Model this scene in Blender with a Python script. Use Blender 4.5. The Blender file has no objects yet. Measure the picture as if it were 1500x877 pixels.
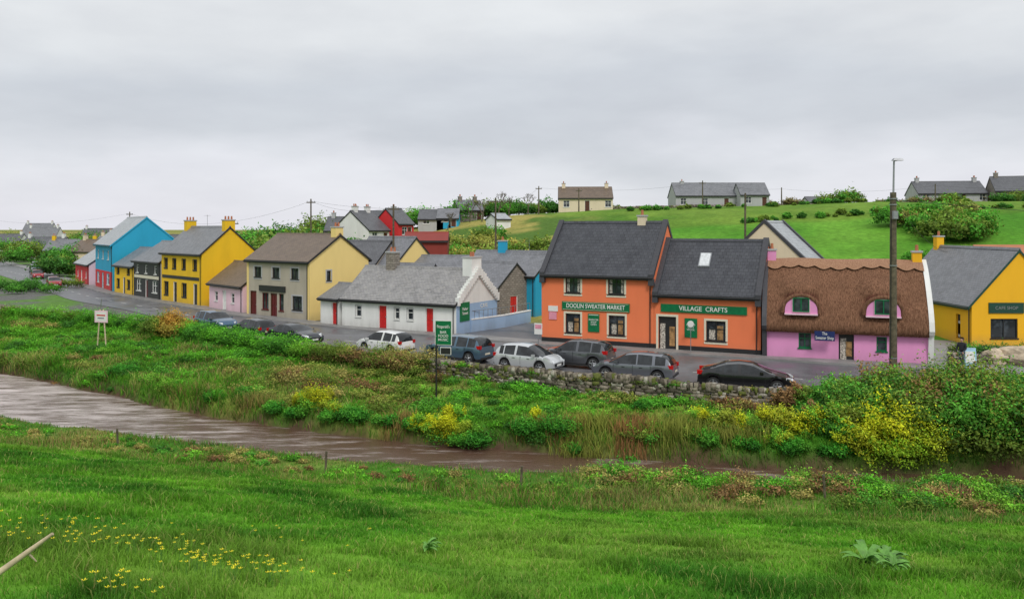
import bpy, math, random
import numpy as np
from mathutils import Vector, Matrix
random.seed(7); rng=np.random.default_rng(11)
S=bpy.context.scene
COL=S.collection
# ------------------------------------------------------------------ materials
MATS={}
def newmat(name):
    m=bpy.data.materials.new(name); m.use_nodes=True
    nt=m.node_tree; b=nt.nodes['Principled BSDF']; MATS[name]=m
    return m,nt,b
def N(nt,t,**k):
    n=nt.nodes.new(t)
    for a,v in k.items(): setattr(n,a,v)
    return n
def rgba(c): return (c[0],c[1],c[2],1)
def mul(c,k): return tuple(min(1,x*k) for x in c)
def mixc(nt,fac,a,b,mode='MIX'):
    n=nt.nodes.new('ShaderNodeMix'); n.data_type='RGBA'; n.blend_type=mode
    for sock,v in ((n.inputs[0],fac),(n.inputs[6],a),(n.inputs[7],b)):
        if hasattr(v,'default_value') or hasattr(v,'links'): nt.links.new(v,sock)
        elif isinstance(v,(int,float)): sock.default_value=v
        else: sock.default_value=rgba(v)
    return n.outputs[2]
def maprange(nt,v,a,b,c=0,d=1):
    n=nt.nodes.new('ShaderNodeMapRange'); nt.links.new(v,n.inputs[0])
    for i,x in zip((1,2,3,4),(a,b,c,d)): n.inputs[i].default_value=x
    return n.outputs[0]
def noise(nt,vec,scale,detail=4,rough=.6):
    n=N(nt,'ShaderNodeTexNoise'); n.inputs['Scale'].default_value=scale; n.inputs['Detail'].default_value=detail; n.inputs['Roughness'].default_value=rough
    if vec is not None: nt.links.new(vec,n.inputs['Vector'])
    return n.outputs['Fac']
def bump(nt,b,h,strength=.3,dist=.02):
    n=N(nt,'ShaderNodeBump'); n.inputs['Strength'].default_value=strength; n.inputs['Distance'].default_value=dist
    nt.links.new(h,n.inputs['Height']); nt.links.new(n.outputs[0],b.inputs['Normal'])
def paint(name,col,rough=.75,stain=.25,dirt=.5):
    m,nt,b=newmat(name)
    g=N(nt,'ShaderNodeNewGeometry'); pos=g.outputs['Position']
    mp=N(nt,'ShaderNodeMapping'); mp.inputs['Scale'].default_value=(1,1,.25); nt.links.new(pos,mp.inputs[0])
    n1=noise(nt,mp.outputs[0],.9,6); n2=noise(nt,pos,14,3)
    f=maprange(nt,n1,.42,.75,0,stain)
    c=mixc(nt,f,col,mul(col,.55))
    sep=N(nt,'ShaderNodeSeparateXYZ'); nt.links.new(pos,sep.inputs[0])
    d=maprange(nt,sep.outputs[2],.1,.9,dirt,0)
    mm=N(nt,'ShaderNodeMath',operation='MULTIPLY'); nt.links.new(d,mm.inputs[0]); nt.links.new(n1,mm.inputs[1])
    c=mixc(nt,mm.outputs[0],c,(.16,.15,.12))
    nt.links.new(c,b.inputs['Base Color']); b.inputs['Roughness'].default_value=rough
    bump(nt,b,n2,.35,.02)
    return m
def plain(name,col,rough=.5,metal=0,var=.15,sc=6):
    m,nt,b=newmat(name)
    tc=N(nt,'ShaderNodeTexCoord'); n1=noise(nt,tc.outputs['Object'],sc,4)
    c=mixc(nt,maprange(nt,n1,.35,.7,0,1),mul(col,1-var),mul(col,1+var))
    nt.links.new(c,b.inputs['Base Color']); b.inputs['Roughness'].default_value=rough; b.inputs['Metallic'].default_value=metal
    return m
def slate(name,c1,c2,lichen=.2,lc=(.32,.3,.2),rough=.42,row=.2,bw=.32):
    m,nt,b=newmat(name)
    uv=N(nt,'ShaderNodeUVMap'); uv.uv_map='UVMap'
    br=N(nt,'ShaderNodeTexBrick'); nt.links.new(uv.outputs[0],br.inputs['Vector'])
    br.inputs['Color1'].default_value=rgba(c1); br.inputs['Color2'].default_value=rgba(c2); br.inputs['Mortar'].default_value=rgba(mul(c1,.35))
    br.inputs['Scale'].default_value=1; br.inputs['Brick Width'].default_value=bw; br.inputs['Row Height'].default_value=row; br.inputs['Mortar Size'].default_value=.012; br.inputs['Bias'].default_value=-.1
    g=N(nt,'ShaderNodeNewGeometry'); n1=noise(nt,g.outputs['Position'],1.1,6,.7); n2=noise(nt,g.outputs['Position'],7,4)
    c=mixc(nt,maprange(nt,n1,.3,.75,0,.5),br.outputs[0],mul(c2,1.5))
    c=mixc(nt,maprange(nt,n2,.58,.75,0,lichen),c,lc)
    nt.links.new(c,b.inputs['Base Color']); b.inputs['Roughness'].default_value=rough
    sub=N(nt,'ShaderNodeMath',operation='SUBTRACT'); nt.links.new(n2,sub.inputs[0]); nt.links.new(br.outputs[1],sub.inputs[1])
    bump(nt,b,sub.outputs[0],.6,.03)
    return m
def stonewall(name,c1,c2,mortar,bw=.45,row=.2):
    m,nt,b=newmat(name)
    uv=N(nt,'ShaderNodeUVMap'); uv.uv_map='UVMap'
    nz=N(nt,'ShaderNodeTexNoise'); nz.inputs['Scale'].default_value=3; nt.links.new(uv.outputs[0],nz.inputs['Vector'])
    va=N(nt,'ShaderNodeVectorMath',operation='SCALE'); nt.links.new(nz.outputs['Color'],va.inputs[0]); va.inputs['Scale'].default_value=.15
    vb=N(nt,'ShaderNodeVectorMath',operation='ADD'); nt.links.new(uv.outputs[0],vb.inputs[0]); nt.links.new(va.outputs[0],vb.inputs[1])
    br=N(nt,'ShaderNodeTexBrick'); nt.links.new(vb.outputs[0],br.inputs['Vector'])
    br.inputs['Color1'].default_value=rgba(c1); br.inputs['Color2'].default_value=rgba(c2); br.inputs['Mortar'].default_value=rgba(mortar)
    br.inputs['Scale'].default_value=1; br.inputs['Brick Width'].default_value=bw; br.inputs['Row Height'].default_value=row; br.inputs['Mortar Size'].default_value=.02
    nt.links.new(br.outputs[0],b.inputs['Base Color']); b.inputs['Roughness'].default_value=.9
    iv=N(nt,'ShaderNodeMath',operation='SUBTRACT'); iv.inputs[0].default_value=1; nt.links.new(br.outputs[1],iv.inputs[1])
    bump(nt,b,iv.outputs[0],.7,.04)
def attrmat(name,rough=.8,trans=.3,nscale=3,var=.3,spec=.2,bmp=0):
    m,nt,b=newmat(name)
    a=N(nt,'ShaderNodeAttribute'); a.attribute_name='Col'
    g=N(nt,'ShaderNodeNewGeometry'); n1=noise(nt,g.outputs['Position'],nscale,5,.7)
    c=mixc(nt,1.0,a.outputs['Color'],mixc(nt,maprange(nt,n1,.3,.7,0,1),(1-var,)*3,(1+var,)*3),'MULTIPLY')
    nt.links.new(c,b.inputs['Base Color']); b.inputs['Roughness'].default_value=rough; b.inputs['Specular IOR Level'].default_value=spec
    if bmp: bump(nt,b,noise(nt,g.outputs['Position'],nscale*4,6,.7),bmp,.08)
    if trans>0:
        t=N(nt,'ShaderNodeBsdfTranslucent'); nt.links.new(c,t.inputs[0]); mx=N(nt,'ShaderNodeMixShader'); mx.inputs[0].default_value=trans
        nt.links.new(b.outputs[0],mx.inputs[1]); nt.links.new(t.outputs[0],mx.inputs[2]); nt.links.new(mx.outputs[0],nt.nodes['Material Output'].inputs[0])
    return m
def glassmat(name,col,rough=.06):
    m,nt,b=newmat(name); g=N(nt,'ShaderNodeNewGeometry')
    n1=noise(nt,g.outputs['Position'],1.7,2)
    c=mixc(nt,maprange(nt,n1,.45,.62,0,1),col,mul(col,2.6)); nt.links.new(c,b.inputs['Base Color'])
    b.inputs['Roughness'].default_value=rough; b.inputs['Specular IOR Level'].default_value=.6
def carpaint(name,col,metal=.3):
    m,nt,b=newmat(name); b.inputs['Base Color'].default_value=rgba(col); b.inputs['Metallic'].default_value=metal; b.inputs['Roughness'].default_value=.3; b.inputs['Coat Weight'].default_value=.8; b.inputs['Coat Roughness'].default_value=.06
paint('orange_render',(.88,.215,.085),stain=.15,dirt=.35); paint('pink_render',(.82,.33,.62),stain=.15); paint('yellow_render',(.88,.54,.012)); paint('deep_yellow',(.91,.48,.01),stain=.15)
paint('pale_yellow',(.90,.68,.26),stain=.15); paint('white_render',(.83,.83,.81),stain=.35,dirt=.6)
paint('turquoise',(.02,.38,.62)); paint('sky_blue',(.34,.50,.72)); paint('red_paint',(.66,.03,.035)); paint('cream',(.78,.65,.48)); paint('tan_render',(.46,.41,.33),stain=.5)
paint('grey_render',(.45,.45,.46)); paint('black_paint',(.02,.02,.022),rough=.5,dirt=.2); paint('light_pink',(.84,.58,.67)); paint('barn_red',(.26,.035,.025)); paint('terracotta',(.5,.2,.11))
slate('slate_dark',(.085,.088,.098),(.125,.128,.14),.1)
slate('slate_grey',(.14,.145,.16),(.21,.215,.235),.25)
slate('slate_old',(.19,.185,.19),(.31,.30,.30),.8,(.46,.43,.33))
slate('slate_brown',(.12,.085,.06),(.17,.12,.085),.5,(.3,.24,.12))
slate('slate_light',(.32,.34,.36),(.4,.42,.44),.15)
slate('tiles_black',(.034,.036,.046),(.062,.065,.077),.08,(.14,.14,.13),.5,.3,.3)
stonewall('grey_stone',(.23,.20,.17),(.33,.29,.25),(.14,.12,.10))
plain('white_gloss',(.78,.78,.76),.35,var=.04); plain('cream_gloss',(.74,.68,.54),.4,var=.05); plain('black_trim',(.02,.02,.022),.45); plain('coping_dark',(.055,.055,.065),.6)
plain('sign_green',(.0,.16,.055),.4); plain('sign_dark_green',(.01,.06,.04),.5); plain('sign_navy',(.015,.03,.13),.4); plain('sign_pink',(.75,.3,.4),.5); plain('brown_wood',(.10,.03,.015),.4)
plain('pole_wood',(.12,.10,.065),.9,var=.4,sc=5); plain('galv',(.35,.36,.38),.45,.7); plain('rubber',(.015,.015,.016),.8); plain('rim',(.45,.46,.48),.3,.8)
plain('pot',(.45,.16,.08),.8); plain('lamp_red',(.5,.01,.01),.2); plain('lamp_clear',(.7,.72,.75),.1); plain('dry_wood',(.62,.50,.34),.9,var=.3); plain('maroon',(.12,.01,.012),.4)
plain('plastic_dark',(.03,.03,.032),.6); plain('skin',(.5,.3,.22),.6,var=.05); plain('cloth_black',(.02,.022,.027),.9); plain('cloth_grey',(.09,.1,.12),.9); plain('fur_black',(.012,.011,.01),.8); plain('hair',(.05,.03,.02),.8)
plain('red_gloss',(.6,.02,.02),.35); plain('sky_sign',(.35,.6,.75),.4); plain('interior_warm',(.35,.2,.08),.7,var=.6,sc=3)
plain('boulder',(.56,.46,.34),.95,var=.3,sc=2); plain('clothes_display',(.5,.46,.4),.9,var=.8,sc=9); plain('stem',(.1,.25,.04),.7); plain('petal',(.85,.72,.01),.5); plain('dock_leaf',(.13,.32,.05),.6,var=.3,sc=8)
glassmat('window_glass',(.025,.03,.035)); glassmat('car_glass',(.012,.014,.016),.04)
attrmat('grass_blades',.7,.3,.6,.22); attrmat('leaves',.6,.22,1.2,.35); attrmat('terrain',.95,0,1.4,.3,.1,.8); attrmat('stones',.95,0,5,.4,.1,.6)
m,nt,b=newmat('thatch'); g=N(nt,'ShaderNodeTexCoord')
mp=N(nt,'ShaderNodeMapping'); mp.inputs['Scale'].default_value=(14,5,2.4); nt.links.new(g.outputs['Object'],mp.inputs[0])
n1=noise(nt,mp.outputs[0],1.3,7,.82); n2=noise(nt,g.outputs['Object'],1.0,4)
c=mixc(nt,maprange(nt,n1,.38,.64),(.08,.034,.02),(.43,.23,.14)); c=mixc(nt,maprange(nt,n2,.4,.7,0,.45),c,(.17,.09,.055))
nt.links.new(c,b.inputs['Base Color']); b.inputs['Roughness'].default_value=1; b.inputs['Specular IOR Level'].default_value=.1; bump(nt,b,n1,1,.10)
m,nt,b=newmat('thatch_ridge'); g=N(nt,'ShaderNodeTexCoord')
n1=noise(nt,g.outputs['Object'],14,5,.75); c=mixc(nt,maprange(nt,n1,.32,.68),(.2,.09,.05),(.52,.30,.18))
nt.links.new(c,b.inputs['Base Color']); b.inputs['Roughness'].default_value=1; bump(nt,b,n1,1,.06)
m,nt,b=newmat('wet_asphalt'); g=N(nt,'ShaderNodeNewGeometry')
n1=noise(nt,g.outputs['Position'],.35,5); n2=noise(nt,g.outputs['Position'],30,3)
c=mixc(nt,maprange(nt,n1,.35,.65),(.10,.10,.107),(.18,.18,.19)); nt.links.new(c,b.inputs['Base Color'])
nt.links.new(maprange(nt,n1,.4,.62,.32,.6),b.inputs['Roughness']); bump(nt,b,n2,.35,.012)
m,nt,b=newmat('concrete_path'); g=N(nt,'ShaderNodeNewGeometry'); n1=noise(nt,g.outputs['Position'],.8,5)
c=mixc(nt,maprange(nt,n1,.3,.7),(.18,.18,.18),(.32,.31,.30)); nt.links.new(c,b.inputs['Base Color']); b.inputs['Roughness'].default_value=.55
plain('road_paint',(.6,.6,.57),.5,var=.25,sc=3)
# water
m,nt,b=newmat('river_water'); g=N(nt,'ShaderNodeNewGeometry'); pos=g.outputs['Position']
mp=N(nt,'ShaderNodeMapping'); mp.inputs['Rotation'].default_value=(0,0,.5); mp.inputs['Scale'].default_value=(.35,1.5,1); nt.links.new(pos,mp.inputs[0])
n1=noise(nt,mp.outputs[0],1.1,10,.68); n2=noise(nt,mp.outputs[0],3.2,8,.7)
sep=N(nt,'ShaderNodeSeparateXYZ'); nt.links.new(pos,sep.inputs[0])
f=maprange(nt,sep.outputs[0],-6,-32,-.10,.08)
ad=N(nt,'ShaderNodeMath',operation='ADD'); nt.links.new(n1,ad.inputs[0]); nt.links.new(f,ad.inputs[1])
foam_sheen=maprange(nt,ad.outputs[0],.42,.70)  # pale streaks: rapids foam plus sky reflection painted into the water colour
c=mixc(nt,foam_sheen,(.13,.075,.05),(.62,.54,.51)); nt.links.new(c,b.inputs['Base Color']); nt.links.new(maprange(nt,foam_sheen,0,1,.09,.45),b.inputs['Roughness']); bump(nt,b,n2,.5,.12)

# ------------------------------------------------------------------ mesh helpers
class MB:
    def __init__(s): s.v=[];s.f=[];s.m=[]
    def face(s,pts,m):
        i=len(s.v); s.v+= [tuple(p) for p in pts]; s.f.append(tuple(range(i,i+len(pts)))); s.m.append(m)
    def hexa(s,p,m):
        i=len(s.v); s.v+=[tuple(q) for q in p]
        for f in ((3,2,1,0),(4,5,6,7),(0,1,5,4),(1,2,6,5),(2,3,7,6),(3,0,4,7)):
            s.f.append(tuple(i+k for k in f)); s.m.append(m)
    def box(s,x0,x1,y0,y1,z0,z1,m):
        s.hexa([(x0,y0,z0),(x1,y0,z0),(x1,y1,z0),(x0,y1,z0),(x0,y0,z1),(x1,y0,z1),(x1,y1,z1),(x0,y1,z1)],m)
    def tube(s,p0,p1,r0,r1,m,n=8,cap=True):
        p0=Vector(p0);p1=Vector(p1);d=(p1-p0).normalized(); a=d.orthogonal().normalized(); b=d.cross(a)
        i=len(s.v)
        for p,r in((p0,r0),(p1,r1)):
            for k in range(n):
                t=2*math.pi*k/n; s.v.append(tuple(p+a*math.cos(t)*r+b*math.sin(t)*r))
        for k in range(n):
            s.f.append((i+k,i+(k+1)%n,i+n+(k+1)%n,i+n+k)); s.m.append(m)
        if cap:
            s.f.append(tuple(i+n+k for k in range(n))); s.m.append(m); s.f.append(tuple(i+n-1-k for k in range(n))); s.m.append(m)
    def build(s,name,parent=None,smooth=False,loc=None,ang=None):
        me=bpy.data.meshes.new(name); me.from_pydata(s.v,[],s.f)
        names=list(dict.fromkeys(s.m))
        for n in names: me.materials.append(MATS[n])
        me.polygons.foreach_set('material_index',[names.index(x) for x in s.m])
        uv=me.uv_layers.new(name='UVMap')
        for p in me.polygons:
            n=p.normal
            if abs(n.z)>.985: u=Vector((1,0,0));w=Vector((0,1,0))
            else: u=Vector((0,0,1)).cross(n).normalized(); w=n.cross(u)
            for li in p.loop_indices:
                c=me.vertices[me.loops[li].vertex_index].co; uv.data[li].uv=(c.dot(u),c.dot(w))
        if smooth: 
            me.polygons.foreach_set('use_smooth',[True]*len(me.polygons)); me.set_sharp_from_angle(angle=smooth if isinstance(smooth,float) else 3.2)
        me.update()
        o=bpy.data.objects.new(name,me); COL.objects.link(o)
        if parent: o.parent=parent
        if loc: o.location=loc
        if ang is not None: o.rotation_euler=(0,0,ang)
        return o
def empty(name,loc,ang=0):
    e=bpy.data.objects.new(name,None); e.location=loc; e.rotation_euler=(0,0,ang); e.empty_display_size=.3; COL.objects.link(e); return e
def text(name,body,size,loc,mat,parent,rot=(math.pi/2,0,0),w=1.0,sx=1):
    c=bpy.data.curves.new(name,'FONT'); c.body=body; c.size=size; c.extrude=.008; c.align_x='CENTER'; c.align_y='CENTER'; c.offset=.004*w
    c.materials.append(MATS[mat]); o=bpy.data.objects.new(name,c); COL.objects.link(o); o.parent=parent; o.location=loc; o.rotation_euler=rot; o.scale=(sx,1,1); return o
def npmesh(name,V,starts,loops,C,mat,smooth=False):
    me=bpy.data.meshes.new(name); me.vertices.add(len(V)); me.vertices.foreach_set('co',V.astype(np.float32).ravel())
    me.loops.add(len(loops)); me.loops.foreach_set('vertex_index',loops.astype(np.int32))
    me.polygons.add(len(starts)); me.polygons.foreach_set('loop_start',starts.astype(np.int32))
    if smooth: me.polygons.foreach_set('use_smooth',np.ones(len(starts),dtype=bool))
    me.update(calc_edges=True)
    ca=me.color_attributes.new('Col','FLOAT_COLOR','POINT')
    ca.data.foreach_set('color',np.concatenate([C,np.ones((len(C),1))],1).astype(np.float32).ravel())
    me.materials.append(MATS[mat]); o=bpy.data.objects.new(name,me); COL.objects.link(o); return o
# ------------------------------------------------------------------ layout
RIV=np.array([(-250,150),(-100,92),(-60,68),(-34,52.6),(-23,45.6),(-16,42.0),(-10,39.3),(-1.5,36.4),(8,34.4),(20,32.8),(30,30.6),(60,24),(250,-10)],float)
RHW=np.array([4,4,3.8,3.6,3.2,2.5,2.2,2.0,1.6,1.5,1.8,2,2],float)
WAL=np.array([(-250,200),(-90,110),(-60,88),(-42,77),(-26.6,66.6),(-21.4,61.2),(-15,56.3),(-10.1,52.7),(-6.2,49.8),(-1.95,46.8),(4,43.2),(8.6,41.3),(12.8,40),(20,38),(30,36.9),(45,33.8),(70,27.3),(250,-10)],float)
LE=np.array([(70,28),(45,34.5),(30,37.6),(20,38.6),(12.8,40.6),(8.6,41.9),(4,43.8),(-1.95,47.4),(-6.2,50.4),(-10.1,53.3),(-15,56.9),(-21.4,61.9),(-27,68.5),(-33,77),(-40,85),(-52.4,97),(-70.8,121),(-94,150),(-140,200),(-260,330)],float)
RE=np.array([(70,38),(45,45),(33,47.8),(25.8,49.7),(16.35,53.9),(9.86,57.1),(2.2,60.6),(-4.2,64.5),(-10,67.8),(-16.9,72.6),(-25.9,80),(-32.9,87.5),(-40.8,95.5),(-53,108.6),(-68,128.5),(-96.6,167),(-150,236),(-270,370)],float)
def inter(P,X): 
    Q=P[np.argsort(P[:,0])]; return np.interp(X,Q[:,0],Q[:,1])
def vnoise(x,y,sc,seed=0):
    x=x/sc;y=y/sc; ix=np.floor(x);iy=np.floor(y);fx=x-ix;fy=y-iy;fx=fx*fx*(3-2*fx);fy=fy*fy*(3-2*fy)
    def h(a,b):
        v=np.sin(a*127.1+b*311.7+seed*74.7)*43758.5453; return v-np.floor(v)
    return (h(ix,iy)*(1-fx)+h(ix+1,iy)*fx)*(1-fy)+(h(ix,iy+1)*(1-fx)+h(ix+1,iy+1)*fx)*fy
def fbm(x,y,sc,seed=0,o=4):
    s=0;a=.5
    for i in range(o): s=s+a*vnoise(x,y,sc/2**i,seed+i*3);a*=.5
    return s/(1-.5**o)
def ss(a,b,x): t=np.clip((x-a)/(b-a),0,1); return t*t*(3-2*t)
def smax(a,b,k): h=np.clip(.5+.5*(a-b)/k,0,1); return b+(a-b)*h+k*h*(1-h)
def parts(X,Y):
    yr=inter(RIV,X); hw=np.interp(X,RIV[:,0],RHW)
    m=(inter(RIV,X+1)-inter(RIV,X-1))/2; cs=1/np.sqrt(1+m*m)
    d=(Y-yr)*cs
    d=d+(fbm(X,Y,5,3,3)-.5)*1.2
    wl=inter(WAL,X); fr=inter(RE,X)
    return yr,hw,d,wl,fr
def plane(X,Y):
    b=np.where(X<0,.1,.03)
    return 6.7-.275*np.clip(Y,-12,200)-b*X
def H(X,Y):
    X=np.asarray(X,float);Y=np.asarray(Y,float)
    yr,hw,d,wl,fr=parts(X,Y)
    flat=np.interp(X,[-14,0,6],[-1.5,-1.5,-1.25])
    zn=smax(plane(X,Y),flat,.7)+(fbm(X,Y,4,1)-.5)*.34*ss(8,22,Y)+(fbm(X,Y,.9,5,2)-.5)*.12
    y0=yr+hw/.85; f=np.clip((Y-y0)/np.maximum(wl-.75-y0,1),0,1)
    zf=-1.35+1.1*f**.75+(fbm(X,Y,3.5,8)-.5)*1.0*np.sin(np.clip(f,0.1,.95)*math.pi)+(fbm(X,Y,.9,5,2)-.5)*.2
    zf=np.where(Y>wl-.8,zf*(1-ss(wl-.8,wl-.1,Y))+(-.04)*ss(wl-.8,wl-.1,Y),zf)
    rid=np.interp(X,[-200,-110,-75,-55,-40,-17,0,20,100,200,600],[0,0,1.5,4.5,7.5,9.2,11,12.2,12.8,13.5,14])
    t=Y-(fr+11); hill=rid*ss(0,88,t)+(fbm(X,Y,30,20)-.5)*1.6*ss(0,30,t)*np.clip(rid/9,0.1,1)
    hill=hill-np.clip(t-130,0,300)*.02*(rid>1)
    zf=np.where(Y>fr+8,zf+hill,zf)
    z=np.where(d<0,zn,zf)
    cut=ss(-.3,.8,np.abs(d)-hw)
    return -2.75*(1-cut)+z*cut
def hz(x,y): return float(H(np.array([x]),np.array([y]))[0])
def lerp3(a,b,t): return a*(1-t[...,None])+b*t[...,None]
def A(*c): return np.array(c,float)
def Cfun(X,Y):
    yr,hw,d,wl,fr=parts(X,Y)
    n=fbm(X,Y,3,40); n2=fbm(X,Y,11,41,3); n3=fbm(X,Y,1.1,42,3)
    mead=lerp3(A(.055,.21,.014),A(.16,.40,.026),ss(.3,.7,.6*n+.4*fbm(X,Y,1.3,47))); mead=lerp3(mead,A(.22,.34,.05)*np.ones(mead.shape),.5*ss(.52,.72,fbm(X,Y,5,48)))
    mead=mead*(.78+.44*n3)[...,None]
    rough=lerp3(A(.07,.20,.02),A(.30,.32,.08),ss(.38,.68,n)*ss(.25,.6,n2)); rough=lerp3(rough,A(.24,.16,.08)*np.ones(rough.shape),ss(.62,.8,n3)*.6)
    isn=ss(-.95,-.4,plane(X,Y))
    c=lerp3(rough,mead,isn)
    fld=lerp3(A(.06,.24,.018),A(.27,.36,.06),ss(.42,.7,fbm(X,Y,6,44))); fld=lerp3(fld,A(.22,.17,.07)*np.ones(fld.shape),ss(.64,.85,n3)*.5); fld=fld*(.65+.6*fbm(X,Y,1.6,49))[...,None]
    c=np.where((d>0)[...,None],fld,c)
    ad=np.abs(d)-hw
    c=lerp3(A(.10,.06,.04)*np.ones(c.shape),c,ss(.2,.9,ad+(n3-.5)*.8))
    grav=lerp3(A(.16,.16,.15),A(.12,.24,.05),ss(.4,.55,n2)*(X<-30))
    c=np.where((Y>wl-.2)[...,None],grav,c)
    t=Y-(fr+9)
    hillg=lerp3(A(.075,.24,.02),A(.14,.33,.035),ss(.3,.7,n2)); hillg=hillg*(.78+.44*fbm(X,Y,2.5,77,4))[...,None]
    hillg=lerp3(hillg,hillg*A(1.2,.86,1.1),ss(118,121,Y+.1*X)); scr=lerp3(A(.09,.17,.03),A(.36,.32,.09),ss(.36,.6,fbm(X,Y,7,50)))
    hillc=lerp3(scr,hillg,ss(8,20,X+(n2-.5)*14+.12*(Y-100)))
    c=np.where((t>0)[...,None],lerp3(grav,hillc,ss(0,6,t)),c)
    return c
Xs=np.unique(np.concatenate([-np.geomspace(300,5000,14),np.arange(-300,-60,3.),np.arange(-60,50,.45),np.arange(50,140,1.2),np.arange(140,300,4.),np.geomspace(300,5000,14)]))
Ys=np.unique(np.concatenate([np.arange(-80,4,2.),np.arange(4,76,.4),np.arange(76,180,1.2),np.arange(180,270,3.),np.geomspace(270,6000,22)]))
GX,GY=np.meshgrid(Xs,Ys); nx,ny=len(Xs),len(Ys)
V=np.stack([GX,GY,H(GX,GY)],-1).reshape(-1,3); C=Cfun(GX,GY).reshape(-1,3)
ii=(np.arange(ny-1)[:,None]*nx+np.arange(nx-1)[None,:]).ravel()
L=np.stack([ii,ii+1,ii+1+nx,ii+nx],1).ravel()
npmesh('ground_terrain',V,np.arange(len(ii))*4,L,C,'terrain',True)
def resample(P,n):
    s=np.concatenate([[0],np.cumsum(np.hypot(*np.diff(P,axis=0).T))]); t=np.linspace(0,s[-1],n)
    return np.stack([np.interp(t,s,P[:,0]),np.interp(t,s,P[:,1])],1)
mb=MB(); R=resample(RIV[1:-1],70)
for i in range(69):
    def off(j):
        a=R[max(j-1,0)];b=R[min(j+1,69)];d=(b-a)/np.hypot(*(b-a)); return np.array([-d[1],d[0]])*5.2
    a,b=R[i],R[i+1];oa,ob=off(i),off(i+1)
    mb.face([(*(a-oa),-2.03),(*(b-ob),-2.03),(*(b+ob),-2.03),(*(a+oa),-2.03)],'river_water')
mb.build('river')
# road
RRE=resample(RE,120)
def offs(P,w):
    d=np.gradient(P,axis=0); d/=np.hypot(d[:,0],d[:,1])[:,None]; return P+np.stack([-d[:,1],d[:,0]],1)*w
INN=offs(RRE,1.5); 
Ld=resample(LE,1200)
idx=[int(np.argmin(np.hypot(*(Ld-p).T))) for p in INN]; idx=np.maximum.accumulate(idx); ML=Ld[idx]
mb=MB()
for i in range(119):
    mb.face([(*INN[i],0),(*INN[i+1],0),(*ML[i+1],0),(*ML[i],0)],'wet_asphalt')
o=mb.build('road')
if o.data.polygons[50].normal.z<0: o.data.flip_normals()
mb=MB()
OUT=offs(RRE,-.4)
for i in range(119):
    a,b=INN[i],INN[i+1]; c,d=OUT[i+1],OUT[i]
    mb.hexa([(*a,-.05),(*d,-.05),(*c,-.05),(*b,-.05),(*a,.12),(*d,.12),(*c,.12),(*b,.12)],'concrete_path')
mb.build('footpath')
mb=MB(); MID=(INN+ML)/2; MD=resample(MID,420)
for i in range(0,416,4):
    a,b=MD[i],MD[i+1]; d=(b-a)/np.hypot(*(b-a)); b=a+d*min(1.6,np.hypot(*(b-a))*1.5); n=np.array([-d[1],d[0]])*.06
    mb.face([(*(a-n),.004),(*(a+n),.004),(*(b+n),.004),(*(b-n),.004)],'road_paint')
mb.build('road_markings')
mb=MB(); mb.face([(-4.2,64.3,.01),(2.2,60.7,.01),(3.0,72,.01),(-3,76,.01)],'wet_asphalt'); mb.build('driveway')
mb=MB(); mb.face([(26,50.2,.006),(44,46,.006),(44,62,.006),(28,64,.006)],'concrete_path'); mb.build('forecourt')
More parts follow.
